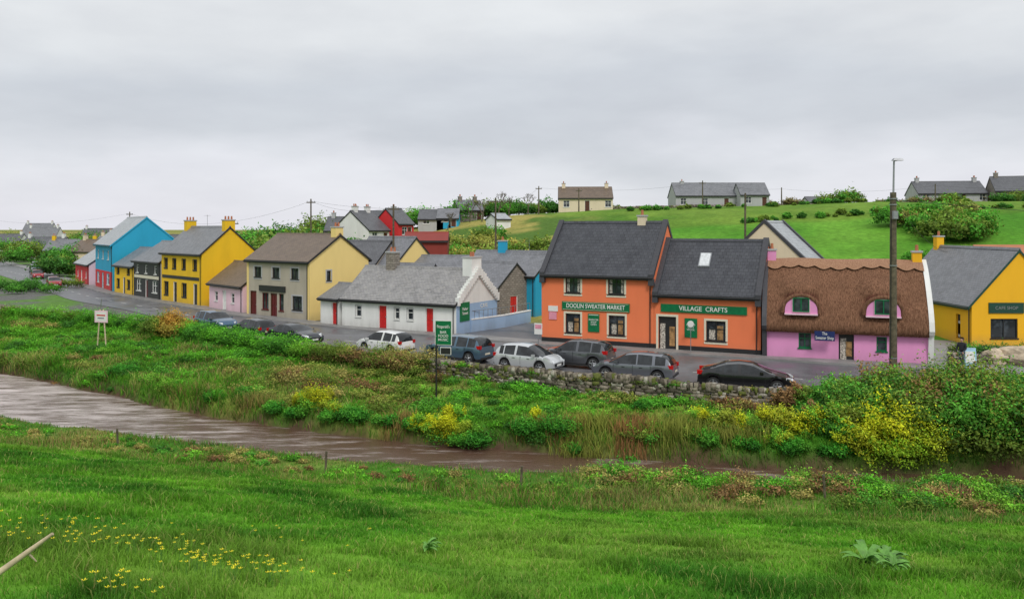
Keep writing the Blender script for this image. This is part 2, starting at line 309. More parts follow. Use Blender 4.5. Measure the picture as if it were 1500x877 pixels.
# ------------------------------------------------------------------ houses
def wbox(mb,o,d,s0,s1,z0,z1,a0,a1,m):
    n=(d[1],-d[0])
    def P(s,a,z): return (o[0]+d[0]*s+n[0]*a,o[1]+d[1]*s+n[1]*a,z)
    mb.hexa([P(s0,a1,z0),P(s1,a1,z0),P(s1,a0,z0),P(s0,a0,z0),P(s0,a1,z1),P(s1,a1,z1),P(s1,a0,z1),P(s0,a0,z1)],m)
def wall(mw,mo,o,d,L,z0,z1,ops,mat,split=None):
    n=(d[1],-d[0]); R=.16
    def P(s,z,a=0): return (o[0]+d[0]*s+n[0]*a,o[1]+d[1]*s+n[1]*a,z)
    xs=sorted(set([0,L]+[q for w in ops for q in w[1:3]])); zs=sorted(set([z0,z1]+[min(max(q,z0),z1) for w in ops for q in w[3:5]]+([split[0]] if split else [])))
    for i in range(len(xs)-1):
        for j in range(len(zs)-1):
            cx=(xs[i]+xs[i+1])/2;cz=(zs[j]+zs[j+1])/2
            if any(w[1]<cx<w[2] and w[3]<cz<w[4] for w in ops): continue
            mm=split[1] if split and cz<split[0] else mat
            mw.face([P(xs[i],zs[j]),P(xs[i+1],zs[j]),P(xs[i+1],zs[j+1]),P(xs[i],zs[j+1])],mm)
    for w in ops:
        k,s0,s1,a0,a1=w[:5]; op=w[5] if len(w)>5 else {}
        fr=op.get('f','white_gloss'); gl=op.get('g','window_glass'); rv=op.get('rv',mat)
        mw.face([P(s0,a0,0),P(s0,a0,-R),P(s0,a1,-R),P(s0,a1,0)],rv); mw.face([P(s1,a0,-R),P(s1,a0,0),P(s1,a1,0),P(s1,a1,-R)],rv)
        mw.face([P(s0,a1,0),P(s0,a1,-R),P(s1,a1,-R),P(s1,a1,0)],rv); mw.face([P(s0,a0,-R),P(s0,a0,0),P(s1,a0,0),P(s1,a0,-R)],rv)
        t=op.get('t',.07)
        def B(x0,x1,y0,y1,d0,d1,m): wbox(mo,o,d,x0,x1,y0,y1,d0,d1,m)
        if k=='win':
            mo.face([P(s0,a0,-.13),P(s1,a0,-.13),P(s1,a1,-.13),P(s0,a1,-.13)],gl)
            B(s0,s0+t,a0,a1,-.155,-.06,fr);B(s1-t,s1,a0,a1,-.155,-.06,fr);B(s0+t,s1-t,a0,a0+t,-.155,-.06,fr);B(s0+t,s1-t,a1-t,a1,-.155,-.06,fr)
            nm=op.get('v',1)
            for q in range(nm):
                x=s0+(s1-s0)*(q+1)/(nm+1); B(x-.025,x+.025,a0+t,a1-t,-.125,-.065,fr)
            for q in range(op.get('h',1)):
                z=a0+(a1-a0)*(q+1)/(op.get('h',1)+1)+(.12 if op.get('h',1)==1 else 0); B(s0+t,s1-t,z-.025,z+.025,-.126,-.068,fr)
            if op.get('curt'):
                B(s0+t,s0+t+.2,a0+t,a1-t,-.128,-.124,'clothes_display'); B(s1-t-.2,s1-t,a0+t,a1-t,-.128,-.124,'clothes_display')
            if op.get('disp'):
                B(s0+t+.1,s0+(s1-s0)*.45,a0+t,a0+(a1-a0)*.6,-.128,-.123,'clothes_display'); B(s0+(s1-s0)*.55,s1-t-.12,a0+t,a0+(a1-a0)*.75,-.128,-.123,'interior_warm')
            B(s0-.06,s1+.06,a0-.08,a0,-.05,.07,op.get('sill',fr))
        elif k=='door':
            dc=op.get('c','red_gloss')
            B(s0,s0+t,a0,a1,-.155,-.05,fr);B(s1-t,s1,a0,a1,-.155,-.05,fr);B(s0+t,s1-t,a1-t,a1,-.155,-.05,fr)
            mo.face([P(s0,a0,-.13),P(s1,a0,-.13),P(s1,a1,-.13),P(s0,a1,-.13)],dc)
            w_=s1-s0; h_=a1-a0
            for (p,q) in ((.08,.42),(.5,.9)):
                for (r0,r1) in ((.15,.46),(.54,.85)): B(s0+w_*r0,s0+w_*r1,a0+h_*p,a0+h_*q,-.13,-.105,dc)
            B(s1-t-.12,s1-t-.06,a0+1.0,a0+1.1,-.13,-.07,'galv')
        elif k=='open':
            mo.face([P(s0,a0,-.155),P(s1,a0,-.155),P(s1,a1,-.155),P(s0,a1,-.155)],'black_trim')  # flat black sheet stands in for the unlit interior, not trim
            B(s0+.1,s0+.45,a0+.1,a1-.5,-.15,-.12,'clothes_display');B(s1-.5,s1-.12,a0+.3,a1-.7,-.15,-.12,'interior_warm')
        sr=op.get('sur')
        if sr:
            sw=op.get('sw',.13)
            B(s0-sw,s0,a0,a1+sw,0.001,.035,sr);B(s1,s1+sw,a0,a1+sw,0.001,.035,sr);B(s0,s1,a1,a1+sw,0.001,.035,sr)
            if k=='win': B(s0-sw,s1+sw,a0-sw-.08,a0-.08,0.001,.035,sr)
def chimney(mb,x,y,w,dp,z0,z1,m,pots=2,cap='grey_render'):
    mb.box(x-w/2,x+w/2,y-dp/2,y+dp/2,z0,z1,m); mb.box(x-w/2-.06,x+w/2+.06,y-dp/2-.06,y+dp/2+.06,z1,z1+.12,cap)
    for i in range(pots):
        px=x+(i-(pots-1)/2)*.36 if w>=dp else x; py=y if w>=dp else y+(i-(pots-1)/2)*.36
        mb.tube((px,py,z1+.12),(px,py,z1+.5),.11,.09,'pot')
def house(name,P0,P1,D,eave,ridge,wm,rm,front=(),right=(),left=(),back=(),z0=0,gm=None,coping=None,ch=(),oh=.28,og=.08,plinth=None,gut=True,fsplit=None,rsplit=None,sky=(),skirt=.0,fascia='black_trim',aerial=None):
    dx,dy=P1[0]-P0[0],P1[1]-P0[1]; L=math.hypot(dx,dy)
    e=empty(name,(P0[0],P0[1],z0),math.atan2(dy,dx)); mw=MB();mo=MB();mr=MB();mt=MB()
    gm=gm or wm; zb=-skirt
    wall(mw,mo,(0,0),(1,0),L,zb,eave,list(front),wm,fsplit); wall(mw,mo,(L,0),(0,1),D,zb,eave,list(right),gm,rsplit)
    wall(mw,mo,(L,D),(-1,0),L,zb,eave,list(back),wm); wall(mw,mo,(0,D),(0,-1),D,zb,eave,list(left),gm)
    mw.face([(L,0,eave),(L,D,eave),(L,D/2,ridge)],gm); mw.face([(0,D,eave),(0,0,eave),(0,D/2,ridge)],gm)
    sl=(ridge-eave)/(D/2); th=.13; x0,x1=-og,L+og
    if coping: x0,x1=.0,L
    for sgn in (0,1):
        def Y(y): return y if sgn==0 else D-y
        ya,za=-oh,eave-sl*oh; yb,zb2=D/2,ridge
        a=[(x0,Y(ya),za+.01),(x1,Y(ya),za+.01),(x1,Y(yb),zb2+.01),(x0,Y(yb),zb2+.01)]; 
        if sgn: a=[a[1],a[0],a[3],a[2]]
        bt=[(p[0],p[1],p[2]+th) for p in a]
        mr.hexa(a+bt,rm)
        fy0,fy1=(Y(ya-.03),Y(ya-.005)) if sgn==0 else (Y(ya-.005),Y(ya-.03))
        mt.box(x0,x1,min(fy0,fy1),max(fy0,fy1),za-.12,za+th-.01,fascia)
        if gut:
            mt.tube((x0,Y(ya-.09),za+.03),(x1,Y(ya-.09),za+.03),.06,.06,'black_trim',6)
    if gut: 
        mt.tube((L-.25,-.07,0.05),(L-.25,-.07,eave-.1),.04,.04,'black_trim',6)
    if aerial:
        ax,ah=aerial; y_=D/2; mt.tube((ax,y_,ridge),(ax,y_,ridge+ah),.02,.02,'galv',4); mt.tube((ax-.5,y_,ridge+ah-.1),(ax+.5,y_,ridge+ah-.1),.012,.012,'galv',4)
        for q in range(6): mt.tube((ax-.45+q*.18,y_-.22,ridge+ah-.1),(ax-.45+q*.18,y_+.22,ridge+ah-.1),.008,.008,'galv',3)
    mt.hexa([(x0,D/2-.14,ridge+.05),(x1,D/2-.14,ridge+.05),(x1,D/2+.14,ridge+.05),(x0,D/2+.14,ridge+.05),(x0,D/2-.02,ridge+.24),(x1,D/2-.02,ridge+.24),(x1,D/2+.02,ridge+.24),(x0,D/2+.02,ridge+.24)],rm)
    if coping:
        for cx in (0,L):
            c0,c1=(cx-.06,cx+.32) if cx==0 else (cx-.32,cx+.06)
            for sgn in (0,1):
                def Y(y): return y if sgn==0 else D-y
                a=[(c0,Y(-.32),eave-sl*.32-.02),(c1,Y(-.32),eave-sl*.32-.02),(c1,Y(D/2),ridge-.02),(c0,Y(D/2),ridge-.02)]
                if sgn: a=[a[1],a[0],a[3],a[2]]
                mt.hexa(a+[(p[0],p[1],p[2]+.36) for p in a],coping)
            mt.box(c0+.003,c1-.003,-.34,.02,eave-.75,eave-.3,coping)
    else:
        for cx in (x0-.03,x1+.002):
            for sgn in (0,1):
                def Y(y): return y if sgn==0 else D-y
                a=[(cx,Y(-oh),eave-sl*oh-.08),(cx+.028,Y(-oh),eave-sl*oh-.08),(cx+.028,Y(D/2),ridge-.08),(cx,Y(D/2),ridge-.08)]
                if sgn: a=[a[1],a[0],a[3],a[2]]
                mt.hexa(a+[(p[0],p[1],p[2]+.2) for p in a],fascia)
    if plinth:
        pm,ph=plinth; xs=[0]; 
        for w in sorted([w for w in front if w[3]<ph],key=lambda w:w[1]): xs+= [w[1]-.16,w[2]+.16]
        xs.append(L)
        for i in range(0,len(xs),2):
            if xs[i+1]-xs[i]>.05: mt.box(xs[i],xs[i+1],-.035,-.002,-.02,ph,pm)
        mt.box(L+.002,L+.035,0,D,-.02,ph,pm)
    for (sx0,sx1,t0,t1) in sky:
        ya,yb=D/2*t0,D/2*t1; za,zb3=eave+sl*ya+th,eave+sl*yb+th
        for g_,h_,mm in ((.0,.07,'galv'),(.07,.09,'lamp_clear')):
            a=[(sx0+g_,ya+g_*.7,za+.02+sl*g_*.7),(sx1-g_,ya+g_*.7,za+.02+sl*g_*.7),(sx1-g_,yb-g_*.7,zb3+.02-sl*g_*.7),(sx0+g_,yb-g_*.7,zb3+.02-sl*g_*.7)]
            mt.hexa(a+[(p[0],p[1]-.02,p[2]+h_) for p in a],mm)
    mw.build('walls',e); 
    if mo.v: mo.build('windows_and_doors',e)
    mr.build('roof',e); mt.build('trim',e)
    if ch:
        mc=MB()
        for c in ch: chimney(mc,*c)
        mc.build('chimneys',e)
    e['L']=L
    return e
W=lambda s0,s1,z0,z1,**k:('win',s0,s1,z0,z1,k)
Dr=lambda s0,s1,z1,**k:('door',s0,s1,.02,z1,k)
ow=dict(f='black_trim',sur='cream_gloss',sw=.14,v=1,h=1,curt=0)
e=house('orange_two_storey_shop',(2.2,60.6),(9.86,56.95),7.2,5.2,8.75,'orange_render','tiles_black',
  front=[W(1.9,3.05,3.75,4.95,**dict(ow,curt=1)),W(5.15,6.35,3.75,4.95,**dict(ow,curt=1)),W(1.9,3.05,.85,2.25,**dict(ow,disp=1)),W(5.2,6.4,.85,2.25,**dict(ow,disp=1))],coping='coping_dark',
  ch=[(6.6,3.6,.6,.5,8.6,9.3,'cream',1)],plinth=('black_trim',.42))
mb=MB(); mb.box(1.65,6.75,-.09,-.005,2.5,3.12,'sign_green'); mb.box(3.65,4.5,-.07,-.005,1.0,2.3,'sign_green'); mb.box(3.7,4.45,-.075,-.07,2.2,2.24,'white_gloss')
mb.box(.55,1.3,-.06,-.005,2.35,2.75,'white_gloss'); mb.box(.6,1.2,-.06,-.005,1.75,2.3,'sign_pink'); mb.box(3.95,4.2,-.3,-.005,4.8,4.95,'white_gloss')
mb.box(1.72,6.68,-.094,-.09,2.54,2.56,'cream_gloss'); mb.box(1.72,6.68,-.094,-.09,3.06,3.08,'cream_gloss'); mb.build('shop_signs',e)
text('sign_lettering','DOOLIN SWEATER MARKET',.44,(4.2,-.1,2.81),'white_gloss',e,sx=.80); text('board_lettering','SWEATER\nSHOP\nOPEN',.17,(4.08,-.08,1.7),'white_gloss',e,w=0)
e=house('orange_craft_shop',(9.88,56.94),(16.35,53.85),6.6,4.05,7.45,'orange_render','tiles_black',
  front=[('open',.3,1.55,.02,2.35,dict(sur='cream_gloss',sw=.15)),W(3.6,4.9,.85,2.2,**dict(ow,disp=1))],coping='coping_dark',sky=[(2.7,3.5,.45,.72)],plinth=('black_trim',.42))
mb=MB(); mb.box(.5,6.3,-.09,-.005,2.68,3.22,'sign_green'); mb.box(2.15,3.0,-.07,-.005,1.0,2.3,'sign_green'); mb.build('shop_signs',e)
text('sign_lettering','VILLAGE  CRAFTS',.44,(3.4,-.1,2.95),'white_gloss',e,sx=.95); text('board_lettering','CRAFTS\nGIFTS\nWOOL',.17,(2.57,-.08,1.7),'white_gloss',e,w=0)
def thatched():
    P0,P1=(16.6,53.5),(25.6,50.3); dx,dy=P1[0]-P0[0],P1[1]-P0[1]; L=math.hypot(dx,dy); D=6.6
    e=empty('thatched_pink_cottage',(P0[0],P0[1],0),math.atan2(dy,dx)); mw=MB();mo=MB()
    wall(mw,mo,(0,0),(1,0),L,0,2.4,[W(2.0,2.75,.75,1.7,f='sign_green',v=1),('open',4.4,5.3,.02,1.95,dict(f='black_trim')),W(6.6,7.2,.75,1.65,f='sign_green',v=0,h=1)],'pink_render')
    wall(mw,mo,(L,0),(0,1),D,0,2.4,[],'white_render'); wall(mw,mo,(0,D),(0,-1),D,0,2.4,[],'white_render'); wall(mw,mo,(L,D),(-1,0),L,0,2.4,[],'white_render')
    prof=[(-.3,1.75),(-.52,1.8),(-.66,2.05),(-.5,2.6),(-.2,3.15),(.25,3.75),(.85,4.45),(1.5,5.1),(2.3,5.75),(3.2,6.3),(4.2,5.7),(5.2,4.6),(6.3,3.1),(7.0,2.1),(6.9,1.85)]
    for x0,x1,mm in ((L-.05,L+.25,'white_render'),(-.25,.05,'coping_dark')):
        pr=[(y,z+.10) for y,z in prof]
        A0=[(x0,y,z) for y,z in pr]+[(x0,6.6,0),(x0,-.02,0)]
        m=len(A0); B0=[(x1,p[1],p[2]) for p in A0]
        mw.face(A0,mm); mw.face(B0[::-1],mm)
        for k in range(m): mw.face([A0[k],B0[k],B0[(k+1)%m],A0[(k+1)%m]],mm)
    mw.build('walls',e); 
    wins=[2.15,6.95]
    for wx in wins:
        n=16; hw_=.98; zb=3.0; fy=-.62
        arc=[(wx+hw_*math.cos(math.pi*k/n),zb+.1+ .98*math.sin(math.pi*k/n)**.8) for k in range(n+1)]
        pts=[(wx+hw_,zb),]+arc+[(wx-hw_,zb)]
        for k in range(len(pts)-1):
            mo.face([(pts[k][0],fy,pts[k][1]),(pts[k][0],fy+1.4,pts[k][1]),(pts[k+1][0],fy+1.4,pts[k+1][1]),(pts[k+1][0],fy,pts[k+1][1])],'pink_render')
        mo.face([(p[0],fy,p[1]) for p in pts][::-1],'pink_render')
        a,b_,z0,z1=wx-.5,wx+.5,zb+.12,zb+1.02
        mo.box(a-.05,b_+.05,fy-.04,fy-.002,z0-.06,z1+.05,'light_pink'); mo.box(a,b_,fy-.05,fy-.04,z0,z1,'window_glass')
        for (q0,q1,r0,r1) in ((a,b_,z0,z0+.06),(a,b_,z1-.06,z1),(a,a+.06,z0+.06,z1-.06),(b_-.06,b_,z0+.06,z1-.06),(wx-.03,wx+.03,z0+.06,z1-.06)): mo.box(q0,q1,fy-.085,fy-.05,r0,r1,'sign_green')
        mo.box(wx-1.0,wx+1.0,fy-.12,fy+.6,zb-.09,zb,'light_pink')
    mo.build('windows_and_doors',e)
    nu,nv=120,56; mt=MB(); ts=np.linspace(0,1,nv); pr=np.array(prof); s_=np.concatenate([[0],np.cumsum(np.hypot(*np.diff(pr,axis=0).T))]); s_/=s_[-1]
    py=np.interp(ts,s_,pr[:,0]); pz=np.interp(ts,s_,pr[:,1])
    for _ in range(2): py[1:-1]=(py[:-2]+py[1:-1]*2+py[2:])/4; pz[1:-1]=(pz[:-2]+pz[1:-1]*2+pz[2:])/4
    def pt(i,j):
        x=.02+(L-.04)*i/(nu-1); y,z=py[j],pz[j]
        br=sum(math.exp(-((x-w)/1.2)**4) for w in wins)
        k=math.exp(-((z-4.45)/.62)**2)*(1 if y<3 else 0)
        y2=y-br*k*.85; z2=z+br*.16*math.exp(-((z-5.2)/1.0)**2)*(1 if y<4 else 0)
        rec=sum(math.exp(-((x-w)/.95)**6) for w in wins)*math.exp(-((z-3.4)/.55)**4)*(1 if y<1.5 else 0)
        y2+=rec*.4
        return (x,y2+(random.random()-.5)*.06,z2+(random.random()-.5)*.04)
    G=[[pt(i,j) for j in range(nv)] for i in range(nu)]
    i0=len(mt.v)
    for r in G: mt.v+=r
    for i in range(nu-1):
        for j in range(nv-1):
            mt.f.append((i0+i*nv+j,i0+(i+1)*nv+j,i0+(i+1)*nv+j+1,i0+i*nv+j+1)); mt.m.append('thatch')
    mt.face([(.02,-.3,1.75),(.02,.05,1.9),(L-.02,.05,1.9),(L-.02,-.3,1.75)],'thatch')
    for wx in wins:
        n=18; prev=None
        for k in range(n+1):
            a=math.pi*(k/n); c=(wx+1.1*math.cos(a),-.62+.10*(1-math.sin(a)),3.05+1.12*math.sin(a)**.8)
            if prev: mt.tube(prev,c,.13,.13,'thatch',8)
            prev=c
    nr=120
    for sgn in (0,1):
        for i in range(nr):
            xa,xb=L*i/nr,L*(i+1)/nr
            def dr(x): return .72+.16*abs(math.sin(x*math.pi/1.0))
            def P(x,t):
                y=3.2-t if sgn==0 else 3.2+t
                zz=np.interp(y,[-.2,.25,.85,1.5,2.3,3.2,4.2,5.2],[3.15,3.75,4.45,5.1,5.75,6.25,5.7,4.6]); br=sum(math.exp(-((x-w)/1.2)**4) for w in wins)
                return (x,y-(.06 if sgn==0 else -.06)*(t>0),zz+.12+br*.16*math.exp(-((zz-5.2)/1.0)**2))
            for q in range(3):
                ta,tb=dr(xa)*1.25*q/3,dr(xa)*1.25*(q+1)/3; tc,td=dr(xb)*1.25*q/3,dr(xb)*1.25*(q+1)/3
                f=[P(xa,tb),P(xb,td),P(xb,tc),P(xa,ta)]
                mt.face(f if sgn==0 else f[::-1],'thatch_ridge')
    mt.build('thatch_roof',e,smooth=1.0)
    mc=MB(); chimney(mc,.25,3.2,.55,.6,6.0,6.9,'pink_render',1); chimney(mc,L-.3,3.2,.55,.6,6.0,6.85,'deep_yellow',1); mc.build('chimneys',e)
    mb=MB(); mb.box(2.95,4.15,-.75,-.7,1.35,1.95,'sign_navy'); mb.box(2.95,3.0,-.7,0,1.85,1.9,'black_trim'); mb.box(4.1,4.15,-.7,0,1.85,1.9,'black_trim'); mb.build('shop_signs',e)
    text('sign_lettering','The\nSweater Shop',.27,(3.55,-.76,1.66),'white_gloss',e,w=.5,sx=.72)
thatched()
e=house('yellow_gable_shop',(33,70.5),(33,58.8),6.8,3.0,6.8,'deep_yellow','slate_grey',
   right=[('win',1.35,3.3,.55,1.95,dict(f='black_trim',v=1,h=0)),('open',4.0,5.0,.02,2.1,{})],front=[('open',9.6,10.2,.3,2.1,{})],fascia='sign_dark_green',ch=[(.6,3.4,.6,.6,6.5,7.7,'deep_yellow',1)])
mb=MB(); wbox(mb,(11.7,0),(0,1),1.2,3.7,2.35,3.1,.005,.09,'sign_dark_green'); mb.build('shop_sign',e)
text('sign_lettering','CAFE SHOP',.32,(11.8,2.45,2.72),'galv',e,rot=(math.pi/2,0,math.pi/2),w=0)
ww=dict(f='white_gloss',v=0,h=1)
wb=dict(f='white_gloss',v=0,h=1,sur='grey_render',sw=.05)
e=house('white_slate_cottage',(-14.6,70.4),(-4.4,64.7),6.4,2.5,4.95,'white_render','slate_old',
  front=[W(1.5,2.1,.95,1.9,**wb),W(6.9,7.5,.95,1.9,**wb),Dr(3.9,4.8,2.05,c='red_gloss'),Dr(8.7,9.5,2.05,c='red_gloss'),W(5.6,6.1,.95,1.9,**wb)],gm='white_render',rsplit=(2.35,'sky_blue'),
  ch=[(11.15,3.2,.9,1.5,4.3,6.0,'white_render',2),(3.0,3.2,.9,.8,4.6,6.3,'grey_stone',2)],gut=True)
mb=MB(); L=e['L']
wbox(mb,(L,0),(0,1),.5,1.9,1.0,2.5,.005,.06,'sign_green')
sl=2.45/3.2
for s in (0,1):
    for k in range(12):
        y0,y1=k*.2667,(k+1)*.2667; z=2.5+sl*y0
        a,b_=(y0,y1) if s==0 else (6.4-y1,6.4-y0)
        mb.box(L-.1,L+.24,a+.002,b_-.002,z-.2,z+sl*.27+.3+random.uniform(-.06,.06),'white_render')
mb.build('gable_parapet_and_sign',e)
text('sign_lettering','Fisher\nStreet',.34,(L+.075,1.2,1.8),'white_gloss',e,rot=(math.pi/2,0,math.pi/2),w=.2)
text('gable_lettering','CAFE',.5,(L+.02,4.2,2.0),'white_gloss',e,rot=(math.pi/2,0,math.pi/2),w=.2)
e=house('white_lean_to',(-16.9,72.3),(-14.9,70.7),4.2,2.35,3.4,'white_render','slate_grey',front=[Dr(1.5,2.2,2.05,c='red_gloss')])
def wallobj(name,pts,h,t,m,z=0,cap=None):
    mb=MB()
    for a,b in zip(pts[:-1],pts[1:]):
        d=Vector((b[0]-a[0],b[1]-a[1],0)).normalized(); n=Vector((-d.y,d.x,0))*t/2
        q=[(a[0]-n.x,a[1]-n.y),(b[0]-n.x,b[1]-n.y),(b[0]+n.x,b[1]+n.y),(a[0]+n.x,a[1]+n.y)]
        mb.hexa([(x,y,z-.3) for x,y in q]+[(x,y,z+h) for x,y in q],m)
        if cap:
            n*=1.25; q=[(a[0]-n.x,a[1]-n.y),(b[0]-n.x,b[1]-n.y),(b[0]+n.x,b[1]+n.y),(a[0]+n.x,a[1]+n.y)]
            mb.hexa([(x,y,z+h+.001) for x,y in q]+[(x,y,z+h+.08) for x,y in q],cap)
    return mb.build(name)
wallobj('blue_garden_wall',[(-3.4,66.6),(-.6,70),(1.6,74)],1.0,.25,'sky_blue',0,'white_render')
mb=MB()
for a,b in (((-3.4,66.6),(-.6,70)),((-.6,70),(1.6,74))):
    for k in range(9):
        t=k/8; x=a[0]+(b[0]-a[0])*t; y=a[1]+(b[1]-a[1])*t; mb.tube((x,y,1.08),(x,y,1.7),.02,.02,'galv',5)
    mb.tube((*a,1.7),(*b,1.7),.025,.025,'galv',5)
mb.build('railing')
house('turquoise_rear_house',(-5.2,82),(3.2,77.8),7,3.6,6.0,'turquoise','slate_grey',front=[W(1.5,2.5,1.6,2.7),W(4.4,5.4,1.6,2.7),Dr(6.3,7.2,2.4,c='red_gloss')],ch=[(3,3.5,.8,.6,5.8,7.1,'turquoise',1)],aerial=(6,1.3))
house('stone_outbuilding',(-4.6,77.5),(-1.2,74.6),5.0,3.1,5.1,'grey_stone','slate_grey',right=[Dr(1.6,2.7,2.2,c='red_gloss')],front=[W(1.3,2.3,1.0,2.1)],gut=False)
house('turquoise_extension',(-1.4,79.8),(2.2,77.0),5,4.0,5.8,'turquoise','slate_grey',front=[W(1,2,1.5,2.6)])
house('grey_roofed_shed',(-15,84),(-5.0,80),7,3.2,5.5,'grey_render','slate_grey',front=[W(2,3,1,2)],sky=[(3,3.8,.4,.6),(6,6.8,.4,.6)])
house('grey_roofed_outhouse',(-12,77.6),(-8.5,75.8),5,2.9,4.9,'grey_stone','slate_grey',gut=False)
house('white_garage',(-20,86),(-14,83),6,4.6,7.0,'cream','slate_dark')
bw=dict(f='black_trim',sur='grey_render',v=1,h=0)
e=house('pale_yellow_pub',(-25.9,80.1),(-18.4,74.4),7.2,5.45,7.75,'tan_render','slate_brown',gm='pale_yellow',
   front=[W(1.2,2.3,3.75,4.75,**bw),W(4.0,5.1,3.75,4.75,**bw),W(6.8,7.9,3.75,4.75,**bw),Dr(.5,1.5,2.4,c='maroon',f='brown_wood'),W(2.4,3.4,.7,2.3,f='maroon',v=1,h=0),Dr(3.7,4.7,2.3,c='maroon',f='brown_wood'),W(5.0,5.7,.7,2.3,f='maroon',v=0,h=0),W(7.0,8.4,.9,2.2,**bw)],
   right=[W(2.0,2.5,3.6,4.5,**dict(bw,v=0))],ch=[(9.0,3.6,.7,.9,7.2,8.5,'pale_yellow',2)],og=.12,aerial=(2,1.2))
mb=MB(); mb.box(2.1,6.0,-.16,-.005,2.45,3.0,'black_trim'); mb.box(0,.3,-.04,-.005,0,5.4,'pale_yellow'); mb.box(9.1,9.4,-.04,-.005,0,5.4,'pale_yellow'); mb.build('shopfront',e)
house('grey_rear_house',(-17.5,86),(-12.0,82.0),7,4.4,7.4,'pale_yellow','slate_grey')
e=house('pink_cottage',(-32.0,86.6),(-26.6,80.9),5.6,2.75,4.8,'light_pink','slate_brown',front=[W(1.3,2.1,.9,1.9,**ww),Dr(3.2,4.1,2.1,c='white_gloss',f='white_gloss'),W(5.2,6,.9,1.9,**ww)],ch=[(7.3,2.8,.6,.6,4.4,5.8,'white_render',1)])
yw=dict(f='black_trim',sur='black_trim',sw=.06,v=1,h=0)
e=house('bright_yellow_house',(-40.9,95.6),(-33.4,88.2),6.4,5.75,8.5,'yellow_render','slate_grey',
   front=[W(x,x+.9,3.9,5.0,**yw) for x in (.8,3.1,5.6,8.4)]+[W(.8,1.9,.8,2.3,**yw),Dr(3.2,4.2,2.4,c='black_paint'),W(5.6,6.7,.8,2.3,**yw),Dr(8.4,9.4,2.4,c='black_paint')],
   right=[W(2.9,3.6,2.0,2.9,**yw)],ch=[(10.2,3.2,.7,1.2,7.8,9.3,'yellow_render',3),(.5,3.2,.7,1.2,7.9,9.3,'yellow_render',3)],aerial=(5,1.5))
mb=MB(); mb.box(.3,9.9,-.05,-.005,2.75,3.1,'black_trim'); mb.build('fascia_board',e)
e=house('black_fronted_pub',(-47.2,102.2),(-41.1,95.8),7,4.5,6.7,'black_paint','slate_grey',gm='grey_render',
   front=[W(.9,1.7,3.0,4.0,**ww),W(3.8,4.6,3.0,4.0,**ww),W(6.8,7.6,3.0,4.0,**ww),W(1,2.6,.8,2.2,f='white_gloss'),Dr(3.9,4.8,2.3,c='maroon'),W(6.2,7.8,.8,2.2,f='white_gloss')],ch=[(8.3,3.5,.6,.9,6.4,7.8,'yellow_render',2)])
mb=MB(); mb.box(.4,8.4,-.07,-.005,2.4,2.75,'cream_gloss'); mb.build('sign_board',e)
house('small_yellow_house',(-52.3,107.8),(-47.3,102.4),6.5,3.7,5.8,'yellow_render','slate_grey',front=[W(1,1.9,2.6,3.4,**yw),W(5,5.9,2.6,3.4,**yw),W(1,2,.8,1.9,**yw),Dr(3.3,4.2,2.2,c='black_paint'),W(5,6,.8,1.9,**yw)])
house('turquoise_house',(-60.5,119),(-53.2,109),8.6,6.3,9.9,'turquoise','slate_light',front=[W(1.5,2.6,4.2,5.4,**ww),W(5.2,6.3,4.2,5.4,**ww),W(9,10.1,4.2,5.4,**ww),W(1.5,3,.8,2.3,**ww),W(8.6,10.4,.8,2.3,**ww),Dr(5.3,6.4,2.3,c='black_paint')],fascia='turquoise',fsplit=(2.6,'red_paint'))
house('small_red_cottage',(-69,129.5),(-62.5,121),6,3.1,5.2,'red_paint','slate_light',gm='light_pink',front=[W(1.5,2.5,1,2,**ww),Dr(4.5,5.4,2.1,c='white_gloss'),W(8,9,1,2,**ww)])
FH=[('cream_bungalow',-103,190,14,8,3.2,5.8,'cream','slate_brown',.35),('cream_bungalow',-118,206,12,8,3.0,5.6,'yellow_render','slate_grey',-.1),('grey_bungalow',-98,215,20,9,3.4,6.6,'grey_render','slate_dark',0),
 ('white_farmhouse',-185,350,16,9,4,8.5,'white_render','slate_dark',0),('white_farmhouse',-215,360,14,9,4,9,'white_render','slate_grey',0),('white_farmhouse',-150,300,14,9,3.5,7,'white_render','slate_dark',0),('grey_bungalow',-128,250,16,9,3.4,6.2,'cream','slate_grey',0),('cream_bungalow',-80,175,12,8,3,5.8,'cream','slate_brown',0),('white_farmhouse',-240,400,14,9,6,11,'white_render','slate_grey',0),
 ('white_farmhouse',-160,330,12,8,3.8,7.6,'white_render','slate_grey',.2),('cream_bungalow',-136,225,12,8,3.2,6,'white_render','slate_dark',.1),('white_farmhouse',-195,300,14,8,3.2,6.4,'white_render','slate_dark',0)]
for n,x,y,L_,D_,ea,ri,wm,rm,an in FH:
    house(n,(x,y),(x+L_*math.cos(an),y-L_*math.sin(an)),D_,ea,ri,wm,rm,front=[W(2,3.2,1,2.3),W(L_-4,L_-2.8,1,2.3),Dr(L_/2-.5,L_/2+.5,2.2,c='brown_wood')],z0=max(hz(x,y),-.04)-.03,skirt=1.5,gut=False,ch=[(1,D_/2,.8,.8,ri-.4,ri+1.1,wm,2),(L_-1,D_/2,.8,.8,ri-.4,ri+1.1,wm,2)])
